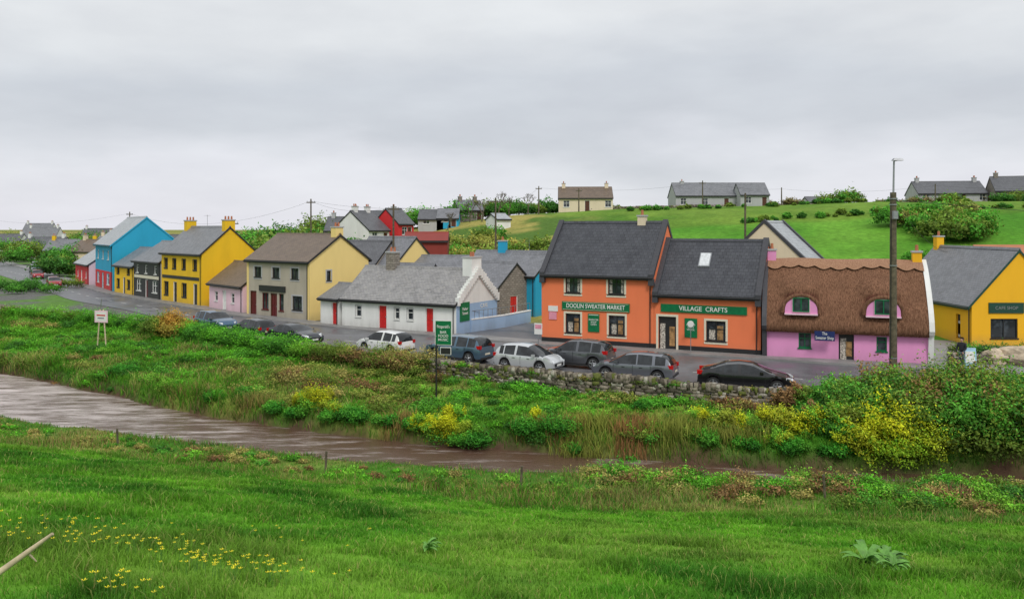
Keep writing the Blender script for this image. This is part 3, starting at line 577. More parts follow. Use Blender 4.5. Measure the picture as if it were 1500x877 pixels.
def hh(name,x,D,Lh,Dp,ea,ri,wm,rm,an=0,zoff=0,ops=True,gm=None,ch=None,z=None):
    zz=hz(x+Lh/2,D+Dp/2)+zoff if z is None else z
    fr=[]
    if ops: 
        k=max(2,int(Lh/3.2))
        fr=[W(1+i*(Lh-2.4)/(k-1)-.1,2.2+i*(Lh-2.4)/(k-1)-.1,.9,min(2.2,ea-.2),f='white_gloss') for i in range(k) if i!=k//2]+[Dr(1+(k//2)*(Lh-2.4)/(k-1),2+(k//2)*(Lh-2.4)/(k-1),min(2.2,ea-.1),c='brown_wood')]
    return house(name,(x,D),(x+Lh*math.cos(an),D+Lh*math.sin(an)),Dp,ea,ri,wm,rm,front=fr,z0=zz,skirt=3,gut=False,gm=gm,ch=ch if ch is not None else [(1,Dp/2,.7,.8,ri-.3,ri+.8,wm,2),(Lh-1,Dp/2,.7,.8,ri-.3,ri+.8,wm,2)])
hh('cream_hill_house',9.0,158,10.4,7.5,2.7,4.8,'cream','slate_brown',-.05)
hh('long_grey_hill_bungalow',32,160,15,8,2.7,5.2,'grey_render','slate_grey',0,ch=[(2,4,.7,.7,4.3,5.6,'grey_render',1)])
hh('long_grey_hill_bungalow',43.8,157,5.5,6,2.6,4.8,'grey_render','slate_grey',0,ch=[])
hh('dark_roofed_house',-29.2,140,9,8,2.4,5.6,'white_render','slate_dark',-.2)
hh('dark_roofed_house',-23.1,132,5,8,2.6,5.6,'white_render','slate_dark',1.0,gm='white_render')
hh('red_gabled_house',-18.9,136,3.6,6,2.8,5.2,'red_paint','slate_dark',.9,gm='red_paint',ch=[])
hh('dark_roofed_house',-34.4,150,6,7,2.4,4.8,'grey_render','slate_dark',0)
hh('grey_farmhouse',-17.2,150,6,6,1.8,3.4,'grey_render','slate_dark',0,ch=[]); hh('grey_farmhouse',-10.3,158,5,6,2.0,3.8,'grey_stone','slate_grey',0.3); hh('grey_farmhouse',-13.8,150,4,5,1.6,3.2,'turquoise','slate_grey',0,ch=[])
hh('white_shed',-2.5,135,2.6,4,1.4,2.2,'white_render','slate_light',.5,ops=False,ch=[])
hh('red_barn',-13.2,100,5.3,7,2.0,2.9,'barn_red','barn_red',0.05,ops=False,ch=[],z=4.9)
hh('grey_farmhouse',60.2,166,4.2,5,1.2,2.2,'grey_render','slate_dark',0,ops=False,ch=[])
hh('grey_hill_house',81.8,165,13,8,2.4,4.8,'grey_render','slate_dark',-.15)
hh('grey_hill_house',94.4,160,12,8,2.8,5.6,'grey_stone','slate_dark',-.3)
hh('terracotta_roofed_house',48.2,82,10,7,3.2,5.6,'cream','terracotta',0,z=.9,ch=[])
house('white_gabled_house',(25,70),(28,74),7,5.6,8.9,'cream','slate_light',gm='cream',coping='coping_dark',left=[('win',3,3.6,4.0,4.9,{})])
# ------------------------------------------------------------------ dry-stone wall
def stones(name,P,z0f,top,thick=.45,seed=1,rows=8):
    r=np.random.default_rng(seed); Vs=[];Cs=[];F=[]
    R=resample(np.array(P,float),int(np.sum(np.hypot(*np.diff(np.array(P,float),axis=0).T))*4)+2)
    tot=len(R)-1
    cube=np.array([(-1,-1,-1),(1,-1,-1),(1,1,-1),(-1,1,-1),(-1,-1,1),(1,-1,1),(1,1,1),(-1,1,1)],float)/2
    fc=np.array([(3,2,1,0),(4,5,6,7),(0,1,5,4),(1,2,6,5),(2,3,7,6),(3,0,4,7)])
    n=0
    for row in range(rows):
        t=r.random()*.5
        while t<tot-1:
            w=(.16+.3*r.random()) if row<rows-1 else .12+.14*r.random()
            i=int(t); f=t-i; p=R[i]*(1-f)+R[min(i+1,tot)]*f; d=R[min(i+1,tot)]-R[i]; d=d/np.hypot(*d); nn=np.array([-d[1],d[0]])
            zb=z0f(p); tp=top(p) if callable(top) else top; tp+=.14*(vnoise(p[0],p[1],1.7,5)-.5)+.2*(vnoise(p[0],p[1],6,9)-.5); h=(tp-zb)/rows; z=zb+h*(row+.5)
            hh_=h*(1.05+.25*r.random())*(1.0 if row<rows-1 else 1.2+.8*r.random())
            if r.random()>.04 or row<4:
                for side in (-1,1):
                    c=cube*np.array([w*1.03,thick/2*(.9+.3*r.random()),hh_]); c+= (r.random((8,3))-.5)*np.array([.07,.08,.05])
                    off=side*thick/4
                    X=p[0]+d[0]*c[:,0]+nn[0]*(c[:,1]+off); Y=p[1]+d[1]*c[:,0]+nn[1]*(c[:,1]+off)
                    Vs.append(np.stack([X,Y,c[:,2]+z],1)); F.append(fc+n*8); n+=1
                    k=.08+.22*r.random()**1.2; cc=np.array([k*1.15,k,k*.80]); 
                    if r.random()<.12: cc=np.array([.44,.41,.35])
                    if r.random()<.16: cc=np.array([.15,.17,.05])
                    Cs.append(np.tile(cc,(8,1)))
            t+=w*4
    V=np.concatenate(Vs);C=np.concatenate(Cs);F=np.concatenate(F)
    return npmesh(name,V,np.arange(len(F))*4,F.ravel(),C,'stones')
WP=[(31,36.6)]+[tuple(p) for p in WAL[::-1] if -22<p[0]<30]
WP=[(x,y-.25) for x,y in WP]
stones('dry_stone_wall',WP,lambda p:-.6,.70)
stones('dry_stone_wall',[(-23,62.6),(-26.6,66.4),(-42,76.8),(-60,87.8)],lambda p:-.6,.7,seed=2)
stones('dry_stone_wall',[(27.5,51.5),(33,50),(46,46.5)],lambda p:-.1,.55,seed=3)
stones('field_wall',[(15,158),(45,160),(80,158),(120,160)],lambda p:hz(*p)-.2,lambda p:hz(*p)+.6,thick=.6,seed=4,rows=4)
# ------------------------------------------------------------------ cars
def car(x,y,ang,kind,paintn,col,metal=.3):
    if paintn not in MATS: carpaint(paintn,col,metal)
    PR={'hatch':(4.05,.87,[(-2.02,.62),(-2.0,.95),(-1.82,1.3),(-1.5,1.46),(-.5,1.53),(.3,1.49),(1.15,1.03),(1.75,.86),(2.02,.6)],(-.45,-1.3)),
        'sedan':(4.85,.91,[(-2.42,.7),(-2.36,.98),(-1.9,1.08),(-1.0,1.37),(-.3,1.44),(.35,1.38),(1.25,1.0),(2.1,.82),(2.42,.58)],(-.3,-1.1)),
        'estate':(4.6,.9,[(-2.3,.65),(-2.26,1.0),(-2.0,1.35),(-1.6,1.47),(-.4,1.52),(.35,1.45),(1.2,1.03),(2.0,.85),(2.3,.58)],(-.3,-1.25)),
        'suv':(4.45,.92,[(-2.22,.75),(-2.18,1.1),(-1.98,1.48),(-1.6,1.62),(-.4,1.67),(.35,1.6),(1.15,1.12),(1.95,.97),(2.22,.7)],(-.35,-1.25))}
    L,Wd,top,pil=PR[kind]; tx=np.array(top); n=58; xs=np.linspace(-L/2,L/2,n)
    zts=np.interp(xs,tx[:,0],tx[:,1])
    for _ in range(3): zts[1:-1]=(zts[:-2]+2*zts[1:-1]+zts[2:])/4
    belt0=.93 if kind!='suv' else 1.03; r=.33 if kind!='suv' else .36; xw=(-L/2+.82,L/2-.85)
    e=empty('parked_car',(x,y,0),ang); mb=MB(); rings=[]
    for qi,q in enumerate(xs):
        zt=float(zts[qi]); w=Wd*(1-.16*(abs(q)/(L/2))**5)
        zb=.2+.12*max(0,(abs(q)/(L/2)-.9)*10)
        for c in xw:
            if abs(q-c)<r+.07: zb=max(zb,r+math.sqrt((r+.07)**2-(q-c)**2))
        be=min(belt0+.04*(-q/L),zt-.03); tum=max(0,zt-be)
        wt=w*.97-tum*.42
        z2=max(zb+.03,.34); z3=max(z2+.03,.66)
        rings.append([(q,w*.93,zb),(q,w*.985,z2),(q,w,z3),(q,w*.965,be),(q,wt,zt-.035-.02*(tum>.2)),(q,wt*.72,zt),(q,0,zt+.015)])
    full=[[(a,-b,c) for a,b,c in R_]+[p for p in R_[-2::-1]] for R_ in rings]; k=len(full[0]); i0=len(mb.v)
    for R_ in full: mb.v+=R_
    for i in range(n-1):
        q=(xs[i]+xs[i+1])/2; zt=(rings[i][6][2]+rings[i+1][6][2])/2; sl=(rings[i+1][6][2]-rings[i][6][2])/(xs[1]-xs[0]); be=(rings[i][3][2]+rings[i+1][3][2])/2
        for j in range(k-1):
            seg=min(j,k-2-j); mat=paintn
            if seg==3 and zt-be>.13 and all(abs(q-p)>.05 for p in pil) and (q>-L/2+.42 if kind!='sedan' else q>-1.5): mat='car_glass'
            if seg>=4 and ((sl<-.28 and q>.2 and zt>be+.06) or (sl>.22 and q<-.8 and zt>be+.08)): mat='car_glass'
            if seg==0: mat='plastic_dark' if kind=='suv' else paintn
            mb.f.append((i0+i*k+j,i0+i*k+j+1,i0+(i+1)*k+j+1,i0+(i+1)*k+j)[::-1]); mb.m.append(mat)
    mb.f.append(tuple(i0+j for j in range(k))[::-1]); mb.m.append(paintn)
    mb.f.append(tuple(i0+(n-1)*k+j for j in range(k))); mb.m.append(paintn)
    b=mb.build('body',e,smooth=.7)
    bm=MB()
    for s in (-1,1):
        for c in xw:
            yy=s*(Wd-.02); yi=s*(Wd-.22)
            bm.tube((c,yi,r),(c,yy,r),r,r,'rubber',24); bm.tube((c,yy,r),(c,yy+s*.012,r),r*.68,r*.66,'plastic_dark',20)
            for a in range(5):
                t=a*2*math.pi/5+.3; cx,cz=math.cos(t),math.sin(t)
                bm.tube((c+cx*.04,yy+s*.02,r+cz*.04),(c+cx*r*.64,yy+s*.02,r+cz*r*.64),.045,.03,'rim',5)
            for a in range(20):
                t0,t1=a*2*math.pi/20,(a+1)*2*math.pi/20
                bm.tube((c+math.cos(t0)*r*.67,yy+s*.012,r+math.sin(t0)*r*.67),(c+math.cos(t1)*r*.67,yy+s*.012,r+math.sin(t1)*r*.67),.018,.018,'rim',4,False)
    bm.build('wheels',e,smooth=.8)
    bm=MB()
    for s in (-1,1):
        zf=.66 if kind!='suv' else .78; 
        bm.hexa([(L/2-.42,s*(Wd-.06),zf),(L/2-.12,s*(Wd-.22),zf-.04),(L/2+.0,s*.5,zf-.03),(L/2-.3,s*.5,zf),(L/2-.42,s*(Wd-.055),zf+.15),(L/2-.2,s*(Wd-.2),zf+.1),(L/2-.1,s*.5,zf+.08),(L/2-.3,s*.5,zf+.12)],'lamp_clear')
        zr=.78 if kind!='suv' else .95
        bm.box(-L/2-.02,-L/2+.28,min(s*(Wd-.30),s*(Wd-.11)),max(s*(Wd-.30),s*(Wd-.11)),zr,zr+.2,'lamp_red')
        bm.box(.72,.9,min(s*(Wd-.03),s*(Wd+.13)),max(s*(Wd-.03),s*(Wd+.13)),belt0+.0,belt0+.13,paintn)
        for q in (.45,-.55): bm.box(q-.1,q+.08,min(s*(Wd-.01),s*(Wd+.015)),max(s*(Wd-.01),s*(Wd+.015)),belt0-.17,belt0-.14,'black_trim')
        for q in (1.0,-.1,-1.1): bm.box(q-.006,q+.006,min(s*(Wd-.02),s*(Wd+.004)),max(s*(Wd-.02),s*(Wd+.004)),.42,belt0-.03,'black_trim')
        bm.box(-1.4,1.4,min(s*(Wd*.93),s*(Wd-.005)),max(s*(Wd*.93),s*(Wd-.005)),.19,.27,'plastic_dark')
    bm.box(L/2-.06,L/2+.03,-.5,.5,.38,.55,'black_trim'); bm.box(L/2+.03,L/2+.04,-.26,.26,.4,.51,'white_gloss'); bm.box(-L/2-.035,-L/2-.02,-.26,.26,.55,.66,'cream_gloss'); bm.box(-L/2-.03,-L/2+.1,-.7,.7,.3,.42,'plastic_dark')
    bm.box(-L/2+.2,L/2-.2,-Wd+.15,Wd-.15,.19,.6,'black_trim'); bm.build('lights_and_trim',e)
    return e
CARS=[(12.3,43.1,math.atan2(-1.6,5),'sedan','black_paint_car',(.008,.008,.01),.2),
(6.9,46.0,math.atan2(-2.1,4.8)+math.pi,'estate','grey_metal',(.19,.20,.23),.6),
(4.0,50.2,math.atan2(-2.6,4.8)+math.pi,'suv','mid_grey_metal',(.13,.135,.15),.6),
(1.0,49.0,math.atan2(-3.0,5),'hatch','silver_white',(.62,.64,.66),.3),
(-3.4,52.4,math.atan2(-3.3,5)+math.pi,'suv','blue_grey',(.09,.16,.23),.5),
(-8.6,55.6,math.atan2(-3.5,5)+math.pi,'hatch','white_car',(.75,.75,.75),0),
(-16.0,60.4,math.atan2(-4.2,5),'sedan','black_blue',(.012,.015,.025),.3),
(-20.0,63.4,math.atan2(-4.4,5)+math.pi,'hatch','dark_grey_car',(.03,.035,.045),.4),
(-24.4,67.4,math.atan2(-4.6,5),'suv','steel_blue',(.06,.13,.22),.5),
(-66,118,-.95,'hatch','red_car',(.35,.01,.02),.2),(-80,138,-.95,'hatch','red_car',(.35,.01,.02),.2),(-83,143,-.95,'suv','steel_blue',(.06,.13,.22),.5),(-92,158,-.95,'estate','dark_grey_car',(.03,.035,.045),.4),(-100,172,-.95,'hatch','silver_white',(.62,.64,.66),.3)]
for c in CARS: car(*c)
# ------------------------------------------------------------------ poles, signs, wires
WIRES=MB()
def wire(a,b,sag,r=.013):
    prev=None
    for k in range(13):
        t=k/12; p=(a[0]+(b[0]-a[0])*t,a[1]+(b[1]-a[1])*t,a[2]+(b[2]-a[2])*t-sag*4*t*(1-t))
        if prev: WIRES.tube(prev,p,r,r,'black_trim',3,False)
        prev=p
def pole(x,y,top,r=.13,arm=True,name='utility_pole'):
    z=hz(x,y); mb=MB(); mb.tube((x,y,z-.3),(x,y,top),r,r*.65,'pole_wood',10)
    if arm:
        mb.box(x-.6,x+.6,y-.06,y+.06,top-.55,top-.42,'pole_wood')
        for s in (-.5,0,.5): mb.tube((x+s,y,top-.42),(x+s,y,top-.25),.04,.03,'galv',6)
    return mb.build(name,smooth=.8)
PL={'a':(-27,110,12.4),'b':(-12.3,85,10.9),'c':(-1.9,95,12.0),'d':(4.9,150,16.2),'e':(12.4,152,15.9),'f':(34.9,150,17.2),'g':(24.2,85,12.1),'h':(77.5,150,16.6),'i':(51,155,16.2),'j':(-70,150,11.5),'k':(-34,100,9.5)}
for k,(x,y,t) in PL.items(): pole(x,y,t,.14,arm=k not in 'ghi')
T=lambda k:(PL[k][0],PL[k][1],PL[k][2]-.3)
wire(T('j'),T('a'),2.5);wire(T('a'),T('c'),1.0);wire(T('c'),T('d'),.8);wire(T('d'),T('e'),.1);wire(T('e'),T('f'),.6);wire(T('f'),T('i'),.5);wire(T('i'),T('h'),.8);wire(T('a'),T('b'),.8);wire(T('b'),T('c'),.5);wire(T('f'),T('g'),1.0)
wire(T('j'),(-140,210,12),2);wire(T('h'),(120,150,17),1)
px,py=19.45,41.8
mb=MB(); mb.tube((px,py,-.3),(px,py,10.25),.2,.15,'pole_wood',14); mb.tube((px,py,9.6),(px+.04,py,11.85),.055,.045,'galv',8); mb.tube((px+.04,py,11.85),(px+.3,py-.1,11.9),.03,.03,'galv',6)
mb.hexa([(px-.1,py-.25,11.86),(px+.45,py-.25,11.86),(px+.45,py+.02,11.86),(px-.1,py+.02,11.86),(px-.02,py-.2,11.98),(px+.38,py-.2,11.98),(px+.38,py-.03,11.98),(px-.02,py-.03,11.98)],'galv')
for z in (9.6,9.9,1.8,6.5): mb.tube((px,py,z),(px,py,z+.05),.2,.2,'galv',12)
mb.box(px-.12,px+.12,py-.3,py-.16,8.9,9.3,'galv'); mb.tube((px-.17,py-.08,.2),(px-.14,py-.08,8.9),.025,.025,'black_trim',5); mb.build('street_lamp',smooth=.6)
wire((px,py,10.0),(33,62,6.6),.6);wire((px,py,9.9),(60,36,10),1.2)
WIRES.build('overhead_wires')
x,y=-3.75,44.0; z=hz(x,y); e=empty('pub_post_sign',(x,y,z),math.atan2(-.2,1)); zz=-z
mb=MB(); mb.tube((-.33,0,-.3),(-.33,0,zz+3.4),.045,.045,'black_trim',8); mb.box(-.36,.5,-.04,.03,zz+2.2,zz+3.45,'sign_green'); mb.box(-.40,.54,-.02,.01,zz+2.16,zz+3.49,'white_gloss'); mb.tube((-.33,-.05,zz+2.6),(-.33,-.05,zz+2.66),.03,.03,'galv',6)
mb.box(-.1,.5,-.03,.02,zz+1.65,zz+2.05,'white_gloss'); mb.box(-.07,.47,-.04,-.03,zz+1.68,zz+2.02,'black_trim'); mb.build('post_and_board',e)
text('sign_lettering','Fitzgerald\'s',.22,(.07,-.05,zz+3.15),'white_gloss',e,w=.3,sx=.72); text('sign_lettering_small','BAR\nFOOD\nMUSIC',.2,(.07,-.05,zz+2.65),'white_gloss',e,w=.2)
x,y=-31.3,62.5; z=hz(x,y); e=empty('village_sign',(x,y,z),-.3); mb=MB()
mb.tube((-.45,0,-.3),(-.15,0,3.0),.05,.05,'dry_wood',6);mb.tube((.45,0,-.3),(.15,0,3.0),.05,.05,'dry_wood',6); mb.box(-.6,.6,-.08,-.03,2.0,2.9,'light_pink'); mb.box(-.5,.5,-.085,-.08,2.1,2.8,'white_gloss'); mb.box(-.4,.4,-.095,-.085,2.5,2.6,'red_gloss'); mb.box(-.3,.3,-.095,-.085,2.3,2.36,'sign_navy')
mb.tube((-.15,0,3.0),(.0,0,3.8),.03,.03,'galv',6); mb.build('post_and_board',e)
e=empty('roadside_board',(1.9,58.9,0.12),-.4); mb=MB(); mb.tube((0,0,-.1),(0,0,1.2),.03,.03,'galv',6); mb.box(-.3,.3,-.04,-.01,.7,1.5,'white_gloss'); mb.box(-.24,.24,-.05,-.04,1.1,1.4,'sign_pink'); mb.build('board',e)
e=empty('sandwich_board',(27.4,49.1,.12),-.2); mb=MB(); mb.hexa([(-.35,-.3,0),(.35,-.3,0),(.35,-.26,0),(-.35,-.26,0),(-.35,-.04,1.15),(.35,-.04,1.15),(.35,0,1.15),(-.35,0,1.15)],'sky_sign'); mb.hexa([(-.35,.26,0),(.35,.26,0),(.35,.3,0),(-.35,.3,0),(-.35,0.002,1.15),(.35,0.002,1.15),(.35,.042,1.15),(-.35,.042,1.15)],'white_gloss')
mb.hexa([(-.25,-.25,.3),(.25,-.25,.3),(.25,-.24,.3),(-.25,-.24,.3),(-.25,-.1,.95),(.25,-.1,.95),(.25,-.09,.95),(-.25,-.09,.95)],'white_gloss'); mb.build('panels',e)
e=empty('road_sign',(12.0,55.0,.12),-.4); mb=MB(); mb.tube((0,0,0),(0,0,2.1),.03,.03,'galv',6); mb.tube((0,-.03,1.9),(0,-.05,1.9),.22,.22,'white_gloss',16); mb.build('post',e)
mb=MB(); FP=[(-30,41.5),(-24,39.5),(-17.6,36.6),(-12,34.6),(-7.5,32.9),(-3.5,31.6),(.3,30.6),(5.5,29.8),(11.1,29.0),(17,28.2),(24,27)]
prev=None
for i,(x,y) in enumerate(FP):
    z=hz(x,y); lx=(random.random()-.5)*.2
    if i in (2,4,6,8): mb.tube((x,y,z-.3),(x+lx,y,z+.9),.05,.045,'pole_wood',7)
    t=[(x+lx*q/1.1,y-.05,z+q) for q in (.45,.75)]
    if prev:
        for a,b in zip(prev,t): mb.tube(a,b,.002,.002,'pole_wood',3,False)
    prev=t
mb.build('post_and_wire_fence')
mb=MB(); pts=[(-4.75,7.0,5.25),(-4.45,7.05,5.42),(-4.2,7.1,5.60),(-3.98,7.1,5.76)]
for a,b,r0,r1 in zip(pts[:-1],pts[1:],(.032,.028,.024),(.028,.024,.014)): mb.tube(a,b,r0,r1,'dry_wood',8)
mb.tube(pts[2],(-4.15,7.15,5.5),.014,.006,'dry_wood',5); mb.build('broken_branch',smooth=1.0)
# ------------------------------------------------------------------ vegetation
def blades(name,X,Y,h,w,C,lean=.5,seed=0,z=None,root=.45):
    r=np.random.default_rng(seed); n=len(X); Z=H(X,Y) if z is None else z
    a=r.random(n)*2*np.pi; la=r.random(n)*2*np.pi; ln=lean*r.random(n)*h
    dx,dy=np.cos(a)*w/2,np.sin(a)*w/2; lx,ly=np.cos(la)*ln,np.sin(la)*ln
    V=np.empty((n,5,3)); z0=Z-.02
    V[:,0]=np.stack([X-dx,Y-dy,z0],1);V[:,1]=np.stack([X+dx,Y+dy,z0],1)
    V[:,2]=np.stack([X+dx*.8+lx*.35,Y+dy*.8+ly*.35,Z+h*.55],1);V[:,3]=np.stack([X-dx*.8+lx*.35,Y-dy*.8+ly*.35,Z+h*.55],1)
    V[:,4]=np.stack([X+lx,Y+ly,Z+h*(1-.3*lean*r.random(n))],1)
    b=(np.arange(n)*5)[:,None]; L=(b+np.array([0,1,2,3,3,2,4])).ravel(); st=((np.arange(n)*7)[:,None]+np.array([0,4])).ravel()
    CC=np.repeat(C[:,None,:],5,1).copy(); CC[:,:2]*=root; CC[:,4]*=1.15  # shade between blades painted in: darker bases, lighter tips
    return npmesh(name,V.reshape(-1,3),st,L,CC.reshape(-1,3),'grass_blades')
n=420000; Dd=5.5+ (34-5.5)*rng.random(n)**.9; u=(rng.random(n)*2-1)*.85; X=u*Dd; Y=Dd
cl=fbm(X,Y,.5,60,3); keep=(plane(X,Y)>-.95)&(rng.random(n)<.15+1.3*cl)
X,Y,cl=X[keep],Y[keep],cl[keep]; n=len(X); tall=ss(.5,.72,fbm(X,Y,1.8,61,3))
h=(.035+.07*rng.random(n))*(.4+1.5*cl)*(1+.9*tall); w=(.007+.006*rng.random(n))*np.clip(Y/9,.9,3)
C=Cfun(X,Y)*(.8+.65*rng.random((n,1))); C=np.where((rng.random(n)<.08)[:,None],A(.40,.44,.12)*np.ones_like(C),C); C*=(1-.22*tall)[:,None]
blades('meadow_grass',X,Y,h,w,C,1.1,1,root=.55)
n=560000; X=rng.uniform(-55,36,n); Y=rng.uniform(24,80,n)
yr,hw,d,wl,fr=parts(X,Y); ok=(Y<wl-.5)&(np.abs(d)>hw+.25)&(plane(X,Y)<-.5)&(np.abs(X)<.85*Y)
X,Y=X[ok],Y[ok]; yr,hw,d,wl,fr=[q[ok] for q in (yr,hw,d,wl,fr)]; n=len(X)
cl=fbm(X,Y,1.3,70,3); big=fbm(X,Y,6,71,3); bank=ss(2.4,.4,np.abs(d)-hw)*(d>0)
h=(.10+.20*rng.random(n))*(.25+1.7*cl)*(1+1.0*bank)*(1+.7*ss(.5,.7,big))*np.where((d<0)&(d>-hw-3.2)&(X<2),.5,1); w=(.016+.016*rng.random(n))*np.clip(Y/36,.8,1.8)
g1=A(.055,.25,.015);g2=A(.18,.42,.03);st_=A(.46,.39,.16);br=A(.30,.18,.08)
C=lerp3(g1*np.ones((n,3)),g2,rng.random(n)); strw=ss(.5,.66,fbm(X,Y,3.5,72,3)); strw=np.where(d<0,np.maximum(strw,.35),strw)
pick=rng.random(n); C=np.where((pick<strw*.5)[:,None],lerp3(st_*np.ones((n,3)),A(.38,.44,.09),rng.random(n)),C); C=np.where((pick>1-.13*ss(.4,.7,big)-.05*(d<0))[:,None],br,C); C*= (.65+.6*rng.random((n,1)))*(.6+.8*fbm(X,Y,1.6,49))[:,None]
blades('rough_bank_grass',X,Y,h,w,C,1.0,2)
def patch(cx,cy,rx,ry,n):
    a=rng.random(n)*2*np.pi; r=np.sqrt(rng.random(n))*(.6+.7*rng.random(n)); return cx+np.cos(a)*r*rx,cy+np.sin(a)*r*ry
lst=[(3.6,38.0,1.6,.9,1100,.9,(.36,.40,.08)),(5.6,37.6,1.0,.8,500,.9,(.46,.24,.10)),(2.6,38.4,.9,.6,400,.8,(.4,.24,.09)),(7.6,37.4,1.6,.8,1000,.95,(.36,.40,.08)),(10.5,36.9,1.6,.7,800,.9,(.36,.38,.08)),(19.6,29.2,1.0,.6,500,.6,(.46,.22,.14)),(16,29.5,.8,.5,300,.5,(.44,.24,.14)),(-5.6,40.6,.9,.5,350,.8,(.42,.3,.1)),(-14,44.8,1.2,.6,400,.7,(.4,.34,.1)),(-19,48,1.2,.6,400,.6,(.45,.36,.12)),(1,39,1,.5,300,.7,(.44,.38,.1))]
XX=[];YY=[];HH=[];CC=[]
for cx,cy,rx,ry,k,hh_,c in lst:
    x,y=patch(cx,cy,rx,ry,k); XX.append(x);YY.append(y);HH.append(hh_*(.4+.8*rng.random(k)));CC.append(A(*c)*(.5+.8*rng.random((k,1))))
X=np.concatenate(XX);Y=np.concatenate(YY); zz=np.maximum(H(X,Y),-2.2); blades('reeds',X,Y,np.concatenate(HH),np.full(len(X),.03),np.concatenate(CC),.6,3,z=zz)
def leafmesh(name,lumps,seed=0):
    r=np.random.default_rng(seed); Vs=[];Cs=[]
    for (x,y,z,rx,ry,rz,n,sz,col) in lumps:
        v=r.normal(size=(n,3)); v/=np.linalg.norm(v,axis=1)[:,None]; v[:,2]=np.where(v[:,2]<-.3,-v[:,2]*.6,v[:,2])
        ph=r.random(3)*9
        lump=1+.26*np.sin(v[:,0]*5+ph[0])*np.sin(v[:,1]*5+ph[1])+.2*np.sin(v[:,2]*9+v[:,0]*7+ph[2])
        rr=(1-.5*r.random(n)**1.6)*lump*(1+.4*(r.random(n)**8))
        P=np.array([x,y,z])+v*rr[:,None]*np.array([rx,ry,rz])
        nn=v+r.normal(size=(n,3))*.7; nn/=np.linalg.norm(nn,axis=1)[:,None]
        t1=np.cross(nn,r.normal(size=(n,3))); t1/=np.linalg.norm(t1,axis=1)[:,None]; t2=np.cross(nn,t1)
        s=(sz*(.6+.8*r.random(n)))[:,None]
        Q=np.stack([P-t1*s,P-t2*s*.5,P+t1*s,P+t2*s*.5],1); Vs.append(Q.reshape(-1,3))
        br=.42+.8*np.clip(v[:,2],0,1)+.75*(rr-.75); br=np.clip(br,.16,1.6); cc=A(*col)*1.3*(br*(.6+.8*r.random(n)))[:,None]; cc[:,0]*=1+.25*(r.random(n)-.4)  # tops paler; inner leaves darkened, depth shade painted into leaf colour
        Cs.append(np.repeat(cc[:,None,:],4,1).reshape(-1,3))
    V=np.concatenate(Vs);C=np.clip(np.concatenate(Cs),0.004,1); L=np.arange(len(V)); return npmesh(name,V,np.arange(len(V)//4)*4,L,C,'leaves')
ru=random.uniform
OL=(.12,.19,.025);DG=(.045,.15,.02);MG=(.075,.25,.025);YG=(.40,.43,.015);BR=(.2,.12,.05);GG=(.10,.33,.02);TN=(.30,.27,.08);LG=(.15,.36,.03)
def cpick(x,y):
    v=float(fbm(np.array([x]),np.array([y]),7,90,3)[0])
    if v<.42: return random.choice([DG,MG,GG,GG])
    if v<.55: return random.choice([GG,LG,MG,OL])
    return random.choice([OL,TN,OL,(.22,.26,.05),BR])
lm=[]
for k in range(110):
    x=ru(13.0,34); y=inter(WAL,x)-ru(.3,3.0); t=(x-13.0)/2.6
    s=min(1.08,.42+.33*t); f=ru(.75,1.15); zt=hz(x,y); up=.95 if x<26 else .8
    lm.append((x,y,zt+up*s,1.3*f*s,1.15*f*s,1.3*f*s,2200,.07,random.choice([OL,MG,MG,DG,MG,OL,(.16,.22,.03),(.12,.22,.03),BR])))
    if k%2: lm.append((x,y-.4,zt+.2*s,1.3*f*s,1.1*f*s,1.0*f*s,1500,.07,random.choice([DG,MG,OL])))
for k in range(24):
    x=ru(18,35); y=inter(RIV,x)+2.6+ru(0,1.4); lm.append((x,y,-1.2,1.3,1.0,1.25,2200,.07,random.choice([DG,DG,OL,MG])))
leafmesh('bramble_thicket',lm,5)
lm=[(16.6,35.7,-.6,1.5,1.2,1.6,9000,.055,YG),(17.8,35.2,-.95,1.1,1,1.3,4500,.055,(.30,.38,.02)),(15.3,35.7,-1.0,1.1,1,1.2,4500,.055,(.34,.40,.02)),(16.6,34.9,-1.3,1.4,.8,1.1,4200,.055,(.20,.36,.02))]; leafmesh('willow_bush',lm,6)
GO=[(14.2,36.6,.95,YG),(13.2,36.9,.9,YG),(12.2,37.2,.9,(.34,.38,.03)),(11.0,37.2,.85,YG),(9.6,37.6,.75,(.3,.36,.04)),(8.4,38.0,.6,YG),(11.8,36.2,.6,(.3,.38,.03)),(-3.4,39.4,1.0,YG),(-2.2,39.2,.7,(.28,.38,.03)),(-4.4,39.9,.65,YG),(-2.8,40.2,.6,YG),(-10.3,43,1.0,YG),(-9.2,42.2,.65,(.3,.38,.03)),(-11.2,43.8,.6,YG),(1.2,39.4,.5,YG)]
for i,(x,y,s,c) in enumerate(GO):
    leafmesh('gorse_bush',[(x+ru(-.8,.8)*s,y+ru(-.3,.3),hz(x,y)+.4*s+ru(-.2,.5)*s,.42*s,.38*s,.6*s,560,.04,random.choice([c,c,LG])) for _ in range(8)]+[(x,y,hz(x,y)+.15,.8*s,.6*s,.5*s,900,.045,MG)],30+i)
NT=[(-8.2,41.7,.95),(-9.2,42.1,.55),(-1.4,39.0,.85),(-2.6,39.3,.55),(.8,38.8,.85),(2.1,38.6,.9),(6.4,40.3,.7),(3.0,37.8,.5),(-12.8,43.8,.6),(-6.2,41,.6),(5.0,37,.6),(8.6,36.6,.7),(10.2,36.3,.6),(12.4,35.9,.7),(-11.2,43,.6),(-17,46.2,.6),(-20,48.8,.7),(14,35.6,.6),(-4.8,40.2,.6),(-25,53,.8),(-15,46.4,.8)]
